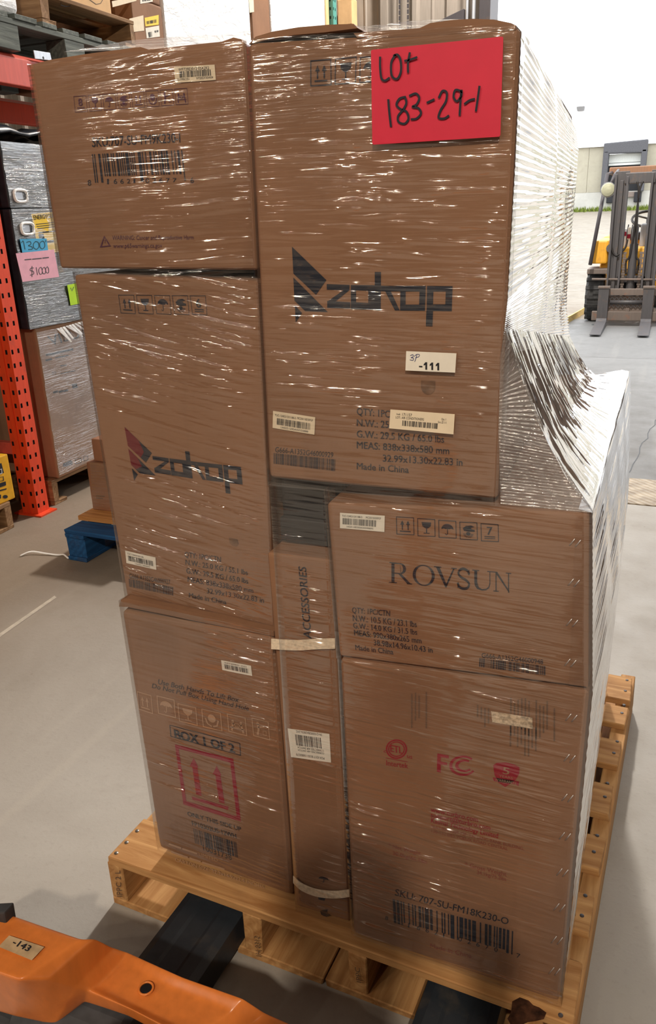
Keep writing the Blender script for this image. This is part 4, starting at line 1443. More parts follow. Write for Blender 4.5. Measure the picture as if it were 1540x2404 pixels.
for i in range(n - 1):
    for a in range(8):
        b = (a + 1) % 8
        fs.append((i * 8 + a, i * 8 + b, i * 8 + 8 + b, i * 8 + 8 + a))
fs.append(tuple(range(8))[::-1])
fs.append(tuple((n - 1) * 8 + a for a in range(8)))
jb = mk('chassis', vs, fs, M['jack'], J, .006, 2, smooth=True)
sb = jb.modifiers.new('round', 'SUBSURF')
sb.levels = sb.render_levels = 2
# forks, local x across, in the pallet's own direction
jl = wm(J).inverted()
for u0, u1 in ((.180, .322), (.702, .844)):
    a = PO + Matrix.Rotation(PR, 3, 'Z') @ Vector((u0, 0, 0))
    P0 = jl @ a
    x0, w_ = P0.x, u1 - u0
    ys = [-.235, -.17, .98, 1.08]
    prof = [(0, .022), (.004, .076), (.02, .083), (.045, .083), (.052, .08), (w_ - .052, .08), (w_ - .045, .083), (w_ - .02, .083), (w_ - .004, .076), (w_, .022), (w_ - .008, .022), (w_ - .012, .07), (.012, .07), (.008, .022)]
    vs, fs = [], []
    for y, k_ in ((P0.y - .33, 1.9), (P0.y - .26, 1.25), (P0.y - .2, 1.0), (P0.y + .9, 1.0), (P0.y + 1.0, .6)):
        vs += [wm(J) @ Vector((x0 + x, y, (z - .022) * k_ + .022)) for x, z in prof]
    m_ = len(prof)
    for i in range(4):
        for a_ in range(m_):
            b_ = (a_ + 1) % m_
            fs.append((i * m_ + a_, i * m_ + b_, i * m_ + m_ + b_, i * m_ + m_ + a_))
    fs.append(tuple(range(m_)))
    fs.append(tuple(4 * m_ + a_ for a_ in range(m_)))
    fk = mk('fork', vs, fs, M['fork'], J)
    lathe('load_roller', wm(J) @ Vector((x0 + w_ / 2 - .04, P0.y + .8, .028)), (1, -.04, 0), [(0, .026), (.08, .026)], M['rubber'], J, 14)
# drum cover under the front of the chassis and the two steer wheels below it
dc = gnd(225, 2420, .2)
lathe('wheel_cover', dc + Vector((-.115, 0, 0)), (1, 0, 0), [(-.004, .03), (0, .072), (.012, .082), (.19, .082), (.2, .074), (.204, .03)], M['rubber'], J, 28)
lathe('steer_wheel', dc + Vector((-.03, -.03, -.115)), (1, 0, 0), [(0, .07), (.008, .085), (.05, .085), (.058, .07)], M['black'], J, 24)
lathe('steer_wheel', dc + Vector((.06, -.03, -.115)), (1, 0, 0), [(0, .07), (.008, .085), (.05, .085), (.058, .07)], M['black'], J, 24)
ba = gnd(-40, 2395, .2)
mk('bumper', hexa([ba + Vector((-.15, -.02, .05)), ba + Vector((.09, -.02, .05)), ba + Vector((.09, -.02, -.06)), ba + Vector((-.15, -.02, -.06))], (0, .1, 0)), HEXF, M['rubber'], J, .01)
# pump and tiller, towards the camera and out of the frame
pu = Vector((.19, -.63, 0))
lathe('pump_body', pu + Vector((0, 0, .12)), (0, 0, 1), [(0, .075), (.22, .075), (.23, .05), (.40, .05), (.41, .03), (.44, .03)], M['jack'], J, 20)
mk('pump_bracket', hexa([pu + Vector((-.13, -.06, .50)), pu + Vector((.13, -.06, .50)), pu + Vector((.11, -.06, .14)), pu + Vector((-.11, -.06, .14))], (0, .05, 0)), HEXF, M['jack'], J, .012)
tl0, tl1 = pu + Vector((0, -.07, .46)), pu + Vector((-.03, -.46, .72))
tube('tiller', [tl0, tl0.lerp(tl1, .5), tl1], .024, M['jack'], J, 12)
hl = [tl1, tl1 + Vector((-.10, -.01, .06)), tl1 + Vector((-.12, -.02, .17)), tl1 + Vector((-.07, -.025, .21)), tl1 + Vector((.07, -.025, .21)), tl1 + Vector((.12, -.02, .17)), tl1 + Vector((.10, -.01, .06))]
tube('handle_loop', hl, .015, M['hose'], J, 10, True)
tube('release_lever', [tl1 + Vector((0, -.02, .2)), tl1 + Vector((0, -.03, .10))], .008, M['black'], J, 8)
hp = gnd(343, 2322, .322)
lathe('bolt_hole', hp - Vector((0, 0, .004)), (0, 0, 1), [(0, .0085), (.0055, .0085), (.006, .006)], M['black'], J, 18)
tr_ = []
for k_ in range(20):
    a_ = 2 * PI * k_ / 20
    tr_.append(hp + Vector((.0105 * math.cos(a_), .0105 * math.sin(a_), .0015)))
tube('hole_rim', tr_, .0018, M['jack'], J, 6, True)
sq = [(22, 2198), (104, 2225), (75, 2256), (-3, 2224)]
s = sticker(J, sq, PZ(.4225), NZ, .0012, 'paper_cream', label='worn beige sticker reading -143')
s.data.materials[0] = flat('worn_beige_paper', srgb(192, 164, 128), .7, 0, .12, .2, 40)
k = Ink()
k.text('-143', (28, 2219), (66, 2237), (38, 2207), .02)
k.build('printed_lettering', s, PZ(.4225), NZ, .0022, M['tag_ink'])
lp = gnd(-8, 2158, .43)
mk('rubber_flap', hexa([lp + Vector((-.03, 0, .0)), lp + Vector((.012, .006, .012)), lp + Vector((.01, .006, -.02)), lp + Vector((-.03, 0, -.02))], (0, .02, 0)), HEXF, M['rubber'], J, .003)

# ---------------------------------------------------------------- pallet rack along the left side
XR = -2.15
RK = thing('pallet_rack', 'orange steel pallet rack with perforated uprights along the left side', 'rack', (XR - .5, 4, 0))
def perforated(name, P00, du, dv, cols, hole, m, rows, z0, pitch, back):
    """a flat strip standing up with real rectangular holes: P00 bottom corner, du across (unit), dv up; cols: hole centre lines"""
    wdt = du.length
    e = du.normalized()
    xs_ = [0.0]
    for c_ in cols:
        xs_ += [c_ - hole[0] / 2, c_ + hole[0] / 2]
    xs_.append(wdt)
    zs = [0.0]
    for i in range(rows):
        zs += [z0 + i * pitch - hole[1] / 2, z0 + i * pitch + hole[1] / 2]
    zs.append(dv)
    vs = [P00 + e * x + Vector((0, 0, z)) for z in zs for x in xs_]
    nx_ = len(xs_)
    fs = []
    for j in range(len(zs) - 1):
        for i in range(nx_ - 1):
            if i % 2 == 1 and j % 2 == 1:
                continue
            a_ = j * nx_ + i
            fs.append((a_, a_ + 1, a_ + nx_ + 1, a_ + nx_))
    return vs, fs
def upright(Y, m, x=XR, hgt=3.6, name='upright'):
    """open column: near face, aisle face, far face, with holes in the first two"""
    vs, fs = [], []
    for P00, du, cols in ((Vector((x - .10, Y, 0)), Vector((.10, 0, 0)), (.014, .074)), (Vector((x, Y, 0)), Vector((0, .082, 0)), (.012, .052))):
        v_, f_ = perforated('', P00, du, hgt, cols, (.013, .022), m, int(hgt / .065) - 1, .05, .065, None)
        k_ = len(vs)
        vs += v_
        fs += [tuple(i + k_ for i in q) for q in f_]
    k_ = len(vs)
    vs += [(x, Y + .082, 0), (x - .1, Y + .082, 0), (x - .1, Y + .082, hgt), (x, Y + .082, hgt)]
    fs.append((k_, k_ + 1, k_ + 2, k_ + 3))
    o = mk(name, vs, fs, m, RK)
    box('liner', x - .096, x - .004, Y + .004, Y + .078, .002, hgt, M['black'], o)
    mk('rib', boxv(x - .052, x - .044, Y - .006, Y, .0, hgt), HEXF, m, o)
    box('foot_plate', x - .14, x + .035, Y - .02, Y + .1, 0, .008, m, o)
    return o
upright(1.93, M['rack'], hgt=2.135)
upright(6.27, M['teal'], hgt=4.6)
for Y in (1.93, 6.27):
    box('rear_upright', XR - 1.06, XR - .97, Y, Y + .08, 0, 2.135, M['rack_red'], RK, .004)
    box('brace', XR - .98, XR - .1, Y + .02, Y + .06, .31, .37, M['rack_red'], RK, .004)
    box('brace', XR - .98, XR - .1, Y + .02, Y + .06, 1.85, 1.9, M['rack_red'], RK, .004)
for (y0, y1) in ((2.02, 6.26),):
    for x, m in ((XR - .006, M['rack_red']), (XR - 1.02, M['rack'])):
        z0, z1 = 1.995, 2.138
        vs = hexa([(x - .04, y0, z1), (x, y0, z1 - .025), (x, y0, z0 + .004), (x - .04, y0, z0)], (0, y1 - y0, 0))
        mk('beam', vs, HEXF, m, RK, .004)
ca, cb_ = gx(78, 118, XR), gx(118, 141, XR)
mk('steel_clip', hexa([gx(77, 118, XR), gx(116, 124, XR), gx(120, 142, XR), (gx(81, 138, XR))], (.004, 0, 0)), HEXF, M['zinc'], RK, .001)
lathe('bolt_hole', gx(100, 136, XR) + Vector((.0036, 0, 0)), (1, 0, 0), [(0, .006), (.001, .006)], M['black'], RK, 10)
# a near bay towards the camera shares the first upright
for x in (XR - .006, XR - 1.02):
    box('beam', x - .04, x, -.9, 1.93, 1.995, 2.138, M['rack_red'], RK, .004)
upright(-.98, M['rack'], hgt=2.135)

def xbox(name, label, cat, q, X, depth, m, group=None, bev=.008, zb=None, ymax=None, body='body'):
    """carton whose face looks out to the aisle (+x): q TL TR BR BL as seen on the plane x=X; squared up to a true box"""
    P_ = [gx(a, b, X) for a, b in q]
    y0 = (P_[0].y + P_[3].y) / 2
    y1 = (P_[1].y + P_[2].y) / 2 if ymax is None else ymax
    z1 = (P_[0].z + P_[1].z) / 2
    z0 = zb if zb is not None else (P_[2].z + P_[3].z) / 2
    t = thing(name, label, cat, (X - depth / 2, (y0 + y1) / 2, z0), 0, group)
    box(body, X - depth, X, y0, y1, z0, z1, m, t, bev, 3)
    return t, (y0, y1, z0, z1)
def xsheet(parent, X, y0, y1, z0, z1, mat, off=.006, nx=14, ny=14, seed=0):
    rnd = random.Random(seed)
    vs, fs = [], []
    for j in range(ny + 1):
        for i in range(nx + 1):
            vs.append((X + off + rnd.uniform(-.003, .004), y0 + (y1 - y0) * i / nx, z0 + (z1 - z0) * j / ny))
    for j in range(ny):
        for i in range(nx):
            a_ = j * (nx + 1) + i
            fs.append((a_, a_ + 1, a_ + nx + 2, a_ + nx + 1))
    return mk('stretch_film', vs, fs, mat, parent, smooth=True)

# --- floor bay: V-lettered cartons on a pallet, black wrapped stove cartons on top
rp = pallet('pallet', 'dim wooden pallet under the tall V-lettered carton in the rack', (XR - .02, 2.08, 0), PI / 2, 1.05, 1.0, .135, M['wood_dim'],
            [(0, .12), (.2, .29), (.36, .46), (.55, .64), (.75, .85), (.88, 1.0)], [(0, .042), (.5, .542), (1.008, 1.05)], [(0, .1), (.47, .57), (.95, 1.05)])
XV = XR - .01
VB, (vy0, vy1, vz0, vz1) = xbox('cardboard_box', 'tall brown wrapped carton with large V lettering under black cartons', 'box', [(85, 772), (230, 740), (235, 1115), (138, 1147)], XV, 1.0, M['card_light'], None, .012, .135, 2.95)
k = Ink()
k.text('VISUAL', (118, 812), (232, 780), (110, 790), .01)
for a_, b_, w_ in (((109, 833), (132, 829), 5), ((134, 828), (170, 820), 5), ((108, 846), (120, 843), 4), ((130, 840), (160, 834), 2.5), ((142, 859), (155, 857), 2.5), ((142, 877), (176, 870), 2)):
    k.ribbon([a_, b_], w_)
k.text('22', (122, 880), (132, 878), (121, 874))
k.poly([(168, 902), (180, 900), (182, 910), (170, 912)])
for a_, b_ in (((126, 921), (134, 919)), ((139, 920), (146, 918)), ((150, 918), (158, 916))):
    k.ribbon([a_, b_], 5)
k.poly([(148, 1088), (166, 1080), (170, 1084), (170, 1090), (152, 1096), (147, 1094)])
k.frame([(176, 1078), (190, 1074), (191, 1086), (177, 1090)], .1)
k.frame([(195, 1072), (206, 1069), (207, 1080), (196, 1083)], .1)
k.build('printed_lettering', VB, PX(XV), NX, .0012, M['ink'])
xsheet(VB, XV, vy0, vy1, vz0 + .02, vz1 - .02, FILM['bg'], .008, 12, 24, 2)
# torn bright film tail under the black carton
tail = []
rnd = random.Random(9)
for i in range(9):
    x = 128 + i * 7
    a_, b_ = gx(x, 772 - i * 2, XV), gx(x + 24 + rnd.uniform(-6, 8), 800 - i * 3 + rnd.uniform(-6, 8), XV)
    tail.append([a_ + Vector((.014, 0, 0)), a_ + Vector((.016, .014, .002)), b_ + Vector((.03, .012, 0)), b_ + Vector((.028, 0, 0)),
                 a_ + Vector((.011, 0, 0)), a_ + Vector((.012, .014, .002)), b_ + Vector((.026, .012, 0)), b_ + Vector((.025, 0, 0))])
o = multi('torn_film', tail, M['wrap_white'], VB)
XS = XR - .0
S2, (sy0, sy1, sz0, sz1) = xbox('stove_carton', 'black film-wrapped appliance carton with yellow, blue and pink price notes', 'box', [(22, 500), (230, 480), (230, 738), (69, 762)], XS, .72, M['card_black'], 'black appliance cartons in the rack', .01, vz1 + .001, 2.85)
S1, (ty0, ty1, tz0, tz1) = xbox('stove_carton', 'upper black film-wrapped appliance carton under the black sheet', 'box', [(4, 352), (230, 335), (230, 488), (22, 500)], XS, .72, M['card_black'], 'black appliance cartons in the rack', .01, sz1 + .004, 2.85)
def grip(P, px, py):
    c_ = gx(px, py, XS)
    pr = []
    for a_ in range(24):
        t = 2 * PI * a_ / 24
        cx_, sx_ = math.cos(t), math.sin(t)
        pr.append(c_ + Vector((.012, .042 * (abs(cx_) ** .6) * (1 if cx_ > 0 else -1), .026 * (abs(sx_) ** .6) * (1 if sx_ > 0 else -1))))
    tube('hand_grip', pr, .007, M['wrap_white'], P, 6, True)
    box('grip_plate', c_.x + .002, c_.x + .008, c_.y - .03, c_.y + .02, c_.z - .016, c_.z + .016, M['zinc'], P, .003)
grip(S1, 44, 460)
grip(S2, 60, 537)
fS = PX(XS)
O_ = .009
k = Ink()
k.text('M A G I C   C H E F', (57, 394), (130, 392), (57, 388.5), .006)
k.poly([(30, 397), (140, 396), (140, 400), (30, 400)])
k.build('printed_lettering', S1, fS, NX, .0012, M['white_print'])
xsheet(S1, XS, ty0, ty1, tz0, tz1, FILM['bg'], .006, 10, 12, 3)
xsheet(S2, XS, sy0, sy1, sz0, sz1, FILM['bg'], .006, 10, 14, 4)
ey = sticker(S2, [(72, 502), (140, 496), (150, 590), (90, 597)], fS, NX, .004, 'note_yellow', label='yellow energy guide label')
k = Ink()
k.text('ENERGYGUIDE', (78, 516), (136, 510), (76, 506), .01)
for i in range(3):
    k.poly([(82 + i * 2, 526 + i * 5), (140, 520 + i * 5), (140, 521.6 + i * 5), (82 + i * 2, 527.6 + i * 5)])
k.poly([(88, 545), (138, 540), (138, 543), (89, 548)])
k.poly([(88, 550), (100, 549), (103, 560), (91, 561)])
k.poly([(106, 565), (124, 563), (125, 569), (107, 571)])
k.build('printed_lettering', ey, fS, NX, .005, M['tag_ink'])
nb_ = sticker(S2, [(42, 561), (105, 560), (109, 588), (48, 593)], fS, NX, .011, 'note_blue', label="blue note with handwritten 1300'")
k = Ink()
for s_ in ([(46, 570), (50, 566), (54, 585)], [(58, 569), (66, 567), (68, 573), (62, 577), (70, 579), (71, 585), (62, 586)],
           [(79, 567), (74, 573), (75, 582), (82, 585), (87, 578), (85, 569), (79, 567)], [(95, 566), (89, 571), (90, 581), (96, 584), (101, 577), (99, 568), (95, 566)], [(103, 564), (103, 568)]):
    k.ribbon(s_, 1.7, 4)
k.build('handwriting', nb_, fS, NX, .012, M['pen_green'])
nr = sticker(S2, [(32, 595), (122, 586), (134, 650), (48, 662)], fS, NX, .0125, 'note_rose', label='pink note with handwritten $1000')
k = Ink()
for a_, b_ in (((53, 610), (68, 608.5)), ((71, 608.5), (92, 606.5)), ((95, 606), (109, 604.5))):
    k.ribbon([a_, b_], 2.2)
for s_ in ([(74, 629), (67, 630), (66, 635), (73, 637), (74, 643), (66, 646)], [(70, 625), (70, 650)], [(80, 628), (83, 645)], [(89, 628), (86, 634), (88, 643), (93, 643), (94, 634), (91, 627)],
           [(97, 628), (94, 634), (96, 642), (101, 642), (102, 633), (99, 627)], [(105, 627), (102, 632), (104, 640), (109, 640), (109, 631), (106, 626)]):
    k.ribbon(s_, 1.5, 4)
k.build('handwriting', nr, fS, NX, .0135, M['pencil'])
nl = sticker(S2, [(153, 669), (182, 664), (186, 712), (161, 717)], fS, NX, .0125, 'note_lime', label='lime green note')
k = Ink()
k.ribbon([(161, 676), (164, 683), (168, 674)], 1.6)
k.build('handwriting', nl, fS, NX, .0135, M['pen_green'])
# black sheet lying on the top of the black cartons
vs, fs = [], []
rnd = random.Random(4)
for j in range(9):
    for i in range(15):
        yy = ty0 - .06 + (ty1 - ty0 + .1) * i / 14
        xx = XS + .015 - .6 * j / 8
        vs.append((xx, yy, tz1 + .012 + rnd.uniform(0, .035) + (.015 if j == 0 else 0.03)))
for j in range(8):
    for i in range(14):
        a_ = j * 15 + i
        fs.append((a_, a_ + 1, a_ + 16, a_ + 15))
bs = mk('plastic_sheet', vs, fs, M['bag'], None, smooth=True)
sm_ = bs.modifiers.new('thick', 'SOLIDIFY')
sm_.thickness = .01
sm_.offset = 1
tag(bs, 'crumpled black plastic sheet lying on the upper black carton', 'plastic sheet')

# dim things behind the first upright
db = thing('wrapped_crate', 'tall dark wrapped crate standing behind the orange upright', 'crate', (XR - .75, 1.3, .0))
box('body', XR - 1.3, XR - .28, .62, 1.88, .14, 1.42, M['card_black'], db, .015)
for i in range(3):
    box('skid', XR - 1.3, XR - .28, .66 + i * .55, .74 + i * .55, 0, .138, M['wood_dim'], db, .004)
# yellow and black carton on its pallet, far left
pallet('pallet', 'wooden pallet at the left edge under the yellow and black carton', (XR + .0, .78, 0), PI / 2, .98, .27, .135, M['wood_dim'], [(0, .12), (.15, .27)], [(0, .042), (.46, .50), (.935, .98)], [(0, .1), (.44, .54), (.88, .98)])
yb = thing('cardboard_box', 'yellow and black printed carton at the left edge beside the rack', 'box', (XR - .13, 1.4, .136))
yy1 = gx(33, 1150, XR - .012).y
XY = XR - .012
z_t = gx(0, 1072, XY).z
box('body', XY - .24, XY, .9, yy1, .136, z_t, M['yel_carton'], yb, .006)
k = Ink()
k.poly([(-40, 1102), (3, 1087), (9, 1110), (-40, 1126)])
k.build('black_band', yb, PX(XY), NX, .001, M['card_black'])
k = Ink()
k.ribbon([(-6, 1104), (3, 1101), (4, 1111), (-5, 1114)], 2)
k.build('printed_lettering', yb, PX(XY), NX, .002, M['white_print'])
k = Ink()
k.frame([(-6, 1122), (8, 1118), (9, 1128), (-5, 1132)], .12)
k.poly([(-10, 1137), (13, 1130), (14, 1139), (-9, 1147)])
k.poly([(-8, 1152), (15, 1146), (15, 1149), (-8, 1155)])
k.poly(ell(12, 1166, 6, 4, 14))
k.poly([(-8, 1163), (2, 1161), (2, 1170), (-8, 1172)])
k.build('printed_pictures', yb, PX(XY), NX, .0014, M['card_black'])

# --- blue pallet on the floor with plywood and two small cartons
bc = gnd(150, 1243, .145)
pallet('pallet', 'blue painted block pallet on the floor behind the load', (bc.x, bc.y, 0), math.radians(-1), 1.0, 1.05, .145, M['wood_blue'],
       [(0, .12), (.22, .31), (.42, .51), (.62, .71), (.93, 1.05)], [(0, .1), (.45, .55), (.9, 1.0)], [(0, .1), (.45, .55), (.9, 1.0)], (.07, .52, .98))
pc = gnd(184, 1221, .146)
pw_ = thing('plywood_sheet', 'orange-brown plywood sheet lying on the blue pallet', 'board', (pc.x + .4, pc.y + .3, .146))
mk('panel', boxv(pc.x, pc.x + .8, pc.y, pc.y + .62, .1465, .167), HEXF, M['ply'], pw_, .002)
c1 = gnd(218, 1196, .168)
k1 = thing('cardboard_box', 'small kraft carton standing on the plywood, lower of two', 'box', (c1.x + .2, c1.y + .15, .168))
zt1 = at(212, 1086, c1.y).z
box('body', c1.x, c1.x + .42, c1.y, c1.y + .32, .168, zt1, M['card_red'], k1, .006)
k = Ink()
k.poly([(226, 1163), (246, 1164), (246, 1166), (226, 1165)])
k.poly([(226, 1168), (242, 1169), (242, 1171), (226, 1170)])
k.build('printed_lettering', k1, PY(c1.y), NY, .001, M['ink_grey'])
sheet('stretch_film', k1, [(212, 1084), (300, 1092), (300, 1196), (219, 1194)], PY(c1.y), NY, .004, 6, 8, FILM['bg'], .002, 3)
c2x = at(217, 1085, c1.y + .02).x
k2 = thing('cardboard_box', 'small kraft carton on top of the other small carton behind the load', 'box', (c2x + .2, c1.y + .15, zt1 + .001))
zt2 = at(215, 1030, c1.y + .02).z
box('body', c2x + .01, c2x + .36, c1.y + .02, c1.y + .28, zt1 + .001, zt2, M['card_red'], k2, .006)
# scrap of clear strapping on the floor
pts = spline([gnd(48, 1307) + Vector((0, 0, .004)), gnd(75, 1301) + Vector((0, 0, .012)), gnd(110, 1303) + Vector((0, 0, .006)), gnd(135, 1305) + Vector((0, 0, .004)), gnd(150, 1306) + Vector((0, 0, .008)), gnd(162, 1312) + Vector((0, 0, .004)), gnd(167, 1296) + Vector((0, 0, .012)), gnd(168, 1296) + Vector((0, 0, .07)), gnd(168, 1297) + Vector((0, 0, .115))], 6)
sc_ = tube('plastic_strip', pts, .004, M['wrap_white'], None, 6)
tag(sc_, 'loose strip of clear plastic on the floor beside the blue pallet', 'plastic strip')

# --- upper level of the rack
ZB = 2.14
gp = pallet('pallet', 'weathered grey block pallet on the orange beam at top left', (XR + .01, 1.95, ZB), PI / 2, 1.32, 1.0, .15, M['wood_grey'],
            [], [(0, .12), (.44, .56), (.88, 1.0)], [], None)
for c_ in list(gp.children):
    D.objects.remove(c_)
# its boards: decks run along x (ends towards the aisle), stringer board along y, blocks below
for i in range(8):
    a_ = .02 + i * .165
    put('deck_board', gp, 1.0, .105 + .02 * (i % 3), .022, (a_ + .06, .5 + .006 * math.sin(i * 2), .139), M['wood_grey'], 'y', i)
for v in (.06, .5, .94):
    put('stringer_board', gp, 1.32, .12, .024, (.66, v, .115), M['wood_grey'], 'x')
    for u_ in (.28, .75, 1.24):
        put('block', gp, .15, .12, .102, (u_, v, .051), M['wood_grey'], 'x', 2)
ZG = ZB + .1505
n0, n1 = gx(105, 40, XR).y, gx(312, 80, XR).y
np_ = pallet('pallet', 'pale wooden pallet on the grey pallet, carrying the tan carton at top left', (XR + .0, n0 - .02, ZG), PI / 2, n1 - n0 + .04, 1.0, .135, M['wood_dim'],
             [(0, .12), (.2, .3), (.45, .55), (.7, .8), (.88, 1.0)], [(0, .06), (n1 - n0 - .002, n1 - n0 + .038)], [(0, .1), (n1 - n0 - .06, n1 - n0 + .038)])
ZN = ZG + .136
Xp = XR - .02
py0, py1 = gx(120, 0, Xp).y, gx(262, 30, Xp).y
pb = thing('cardboard_box', 'tan carton with black lettering on the upper pale pallet', 'box', (XR - .25, (py0 + py1) / 2, ZN))
box('body', Xp - .5, Xp, py0, py1, ZN, ZN + .42, M['card_tan'], pb, .006)
k = Ink()
k.text('prime', (142, 6), (166, 10), (142, -2), .012)
k.ribbon([(143, 12), (155, 15), (167, 13)], 1.6, 4)
k.ribbon([(200, -8), (225, 10), (236, 8), (244, -6)], 1.2)
k.build('printed_lettering', pb, PX(Xp), NX, .001, M['ink'])
wbag = thing('wrapped_bundle', 'white wrapped bundle at the very top left corner', 'bundle', (XR - .2, gx(20, 20, XR).y, ZG))
wy1 = gx(57, 20, XR).y
pts_ = [(XR - .03 - .1 * abs(math.cos(a_)), 0, 0) for a_ in (0, 1)]
box('body', XR - .5, XR - .02, 1.75, wy1 - .004, ZG + .001, ZG + .4, M['wrap_white'], wbag, .045, 4)

def stack_item(label, ya, yb_, zt, m, X=XR - .03, dep=.9, zb=ZB, name='cardboard_box', cat='box', group=None):
    t = thing(name, label, cat, (X - dep / 2, (ya + yb_) / 2, zb), 0, group)
    box('body', X - dep, X, ya, yb_, zb, zt, m, t, .012, 3)
    return t
y1_, y2_ = gx(250, 60, XR - .03).y, gx(383, 60, XR - .03).y
zs_ = gx(384, 18, XR - .03).z
bA = stack_item('brown carton with yellow and white shipping labels on the rack', y1_ + .25, y2_, zs_, M['card'])
bB = stack_item('brown carton on top of the one with the yellow label', y1_ + .22, y2_ - .01, zs_ + .5, M['card_dark'], zb=zs_ + .001)
fX = PX(XR - .03)
sticker(bA, [(339, 42), (372, 35), (372, 58), (341, 62)], fX, NX, .001, 'note_yellow', label='yellow shipping label')
sticker(bA, [(341, 66), (373, 60), (375, 86), (344, 90)], fX, NX, .001, 'paper', label='white shipping label')
sticker(bA, [(303, 44), (336, 36), (338, 72), (306, 76)], fX, NX, .001, 'paper_cream', label='cream shipping label')
k = Ink()
k.bars([(343, 50), (368, 45), (368, 53), (344, 57)], 12, 3)
k.bars([(347, 76), (356, 74), (357, 86), (349, 88)], 8, 5)
k.bars([(362, 72), (372, 70), (372, 75), (363, 77)], 8, 6)
k.build('printed_barcode', bA, fX, NX, .0022, M['tag_ink'])
sticker(bB, [(328, -6), (358, -10), (358, 4), (329, 9)], fX, NX, .001, 'paper', label='white barcode label')
sticker(bB, [(262, 3), (318, -8), (320, 2), (264, 17)], fX, NX, .001, 'paper_cream', label='cream label strip')
k = Ink()
k.bars([(333, -5), (354, -8), (354, 1), (334, 4)], 14, 8)
k.build('printed_barcode', bB, fX, NX, .0022, M['tag_ink'])
wA = stack_item('tall load wrapped in shiny white film at the top of the rack', y2_ + .02, gx(588, 60, XR - .03).y, 4.2, M['wrap_white'], name='wrapped_load', cat='load')
bC = stack_item('plain brown carton standing between two white wrapped loads', gx(590, 40, XR - .03).y + .01, gx(633, 40, XR - .03).y, 4.0, M['card'])
sticker(bC, [(582, -20), (594, -20), (596, 28), (586, 30)], PX(XR - .03), NX, .001, 'paper_cream', label='cream paper strip')
wB = stack_item('white wrapped load beside the teal rack upright', gx(636, 40, XR - .03).y, gx(763, 30, XR - .03).y, 4.3, M['wrap_white'], name='wrapped_load', cat='load')
bD = stack_item('narrow tan carton edge next to the teal rack upright', gx(765, 30, XR - .03).y, 6.255, 4.2, M['card_tan'])
bx = at(818, 28, YB - .1)
jx = thing('tan_wall_box', 'small tan box fixed to the ribbed wall beside the teal upright', 'box', bx)  # unidentified tan box; its wall mounting is added
box('body', bx.x - .09, bx.x + .06, YB - .16, YB - .02, bx.z - .12, bx.z + .1, M['card_tan'], jx, .01)
tube('conduit', [(bx.x - .02, YB - .06, bx.z - .1), (bx.x - .02, YB - .06, .0)], .014, M['zinc'], jx)
# ---------------------------------------------------------------- forklift standing in the yard
YF = 9.7
FK = thing('forklift', 'yellow forklift with black mast standing in the bright yard', 'forklift', (.55, 10.4, 0))
g_ = lambda px, py, Y=YF: at(px, py, Y)
xl = g_(1445, 600).x          # left mast rail centre
xc = g_(1486, 600).x          # machine centre
hw = xc - xl
zt = g_(1462, 402).z
def sym(fn):
    fn(1)
    fn(-1)
def rail(s):
    x = xc - s * hw
    for a, b, y0, y1 in ((-.085, .085, .0, .025), (-.085, -.06, .025, .13), (.06, .085, .025, .13), (-.018, .018, -.03, .0)):
        pass
    multi('mast_rail', [(x - .08, x + .08, YF, YF + .03, .12, zt), (x - .08, x - .055, YF - .05, YF, .12, zt - .03), (x + .05, x + .075, YF - .06, YF, .12, zt - .06), (x - .02, x + .02, YF - .03, YF, .3, zt - .1)], M['fl_mast'], FK, .004)
    tube('hydraulic_hose', spline([(x + s * .17, YF - .02, zt - .12), (x + s * .2, YF - .03, zt - .3), (x + s * .17, YF - .02, zt - .9), (x + s * .13, YF - .02, .75), (x + s * .14, YF - .02, .6)], 6), .013, M['hose'], FK, 6)
sym(rail)
box('mast_crossbar', xc - hw + .03, xc + hw - .03, YF - .02, YF + .05, zt - .14, zt - .02, M['fl_mast'], FK, .01)
box('mast_crossbar', xc - hw + .03, xc + hw - .03, YF + .0, YF + .05, .5, .58, M['fl_mast'], FK, .01)
# overhead guard
zg = g_(1460, 397).z
gv = []
for i in range(9):
    x = xc - hw - .14 + (2 * hw + .28) * i / 8
    gv.append((x - .012, x + .012, YF + .45, YF + 1.9, zg - .05, zg + .02))
multi('guard_bars', gv, M['fl_guard'], FK)
box('guard_front', xc - hw - .18, xc + hw + .18, YF + .38, YF + .46, zg - .04, zg + .04, M['fl_guard'], FK, .012)
box('guard_rear', xc - hw - .18, xc + hw + .18, YF + 1.88, YF + 1.95, zg - .08, zg + .02, M['fl_guard'], FK, .012)
def leg(s):
    x = xc - s * (hw + .16)
    tube('guard_leg', [(x + s * .02, YF + .42, zg - .02), (x - s * .03, YF + .25, 1.75), (x - s * .12, YF - .1, .72)], .024, M['steel_dark'], FK, 8)
    tube('guard_leg', [(x, YF + 1.92, zg - .04), (x, YF + 1.95, 1.0)], .03, M['steel_dark'], FK, 8)
    lx = xc - s * (hw + .15)
    lathe('work_light', (lx, YF + .0, zg - .22), (0, -1, 0), [(-.06, .04), (-.03, .075), (0, .086), (.012, .084)], M['fl_grey'], FK, 20)
    lathe('light_lens', (lx, YF - .013, zg - .22), (0, -1, 0), [(0, .078), (.01, .07), (.02, .04), (.024, .01)], M['lens'], FK, 20)
    tube('light_bracket', [(lx, YF + .06, zg - .22), (lx + s * .05, YF + .1, zg - .06), (lx + s * .08, YF + .3, zg)], .018, M['steel_dark'], FK, 6)
sym(leg)
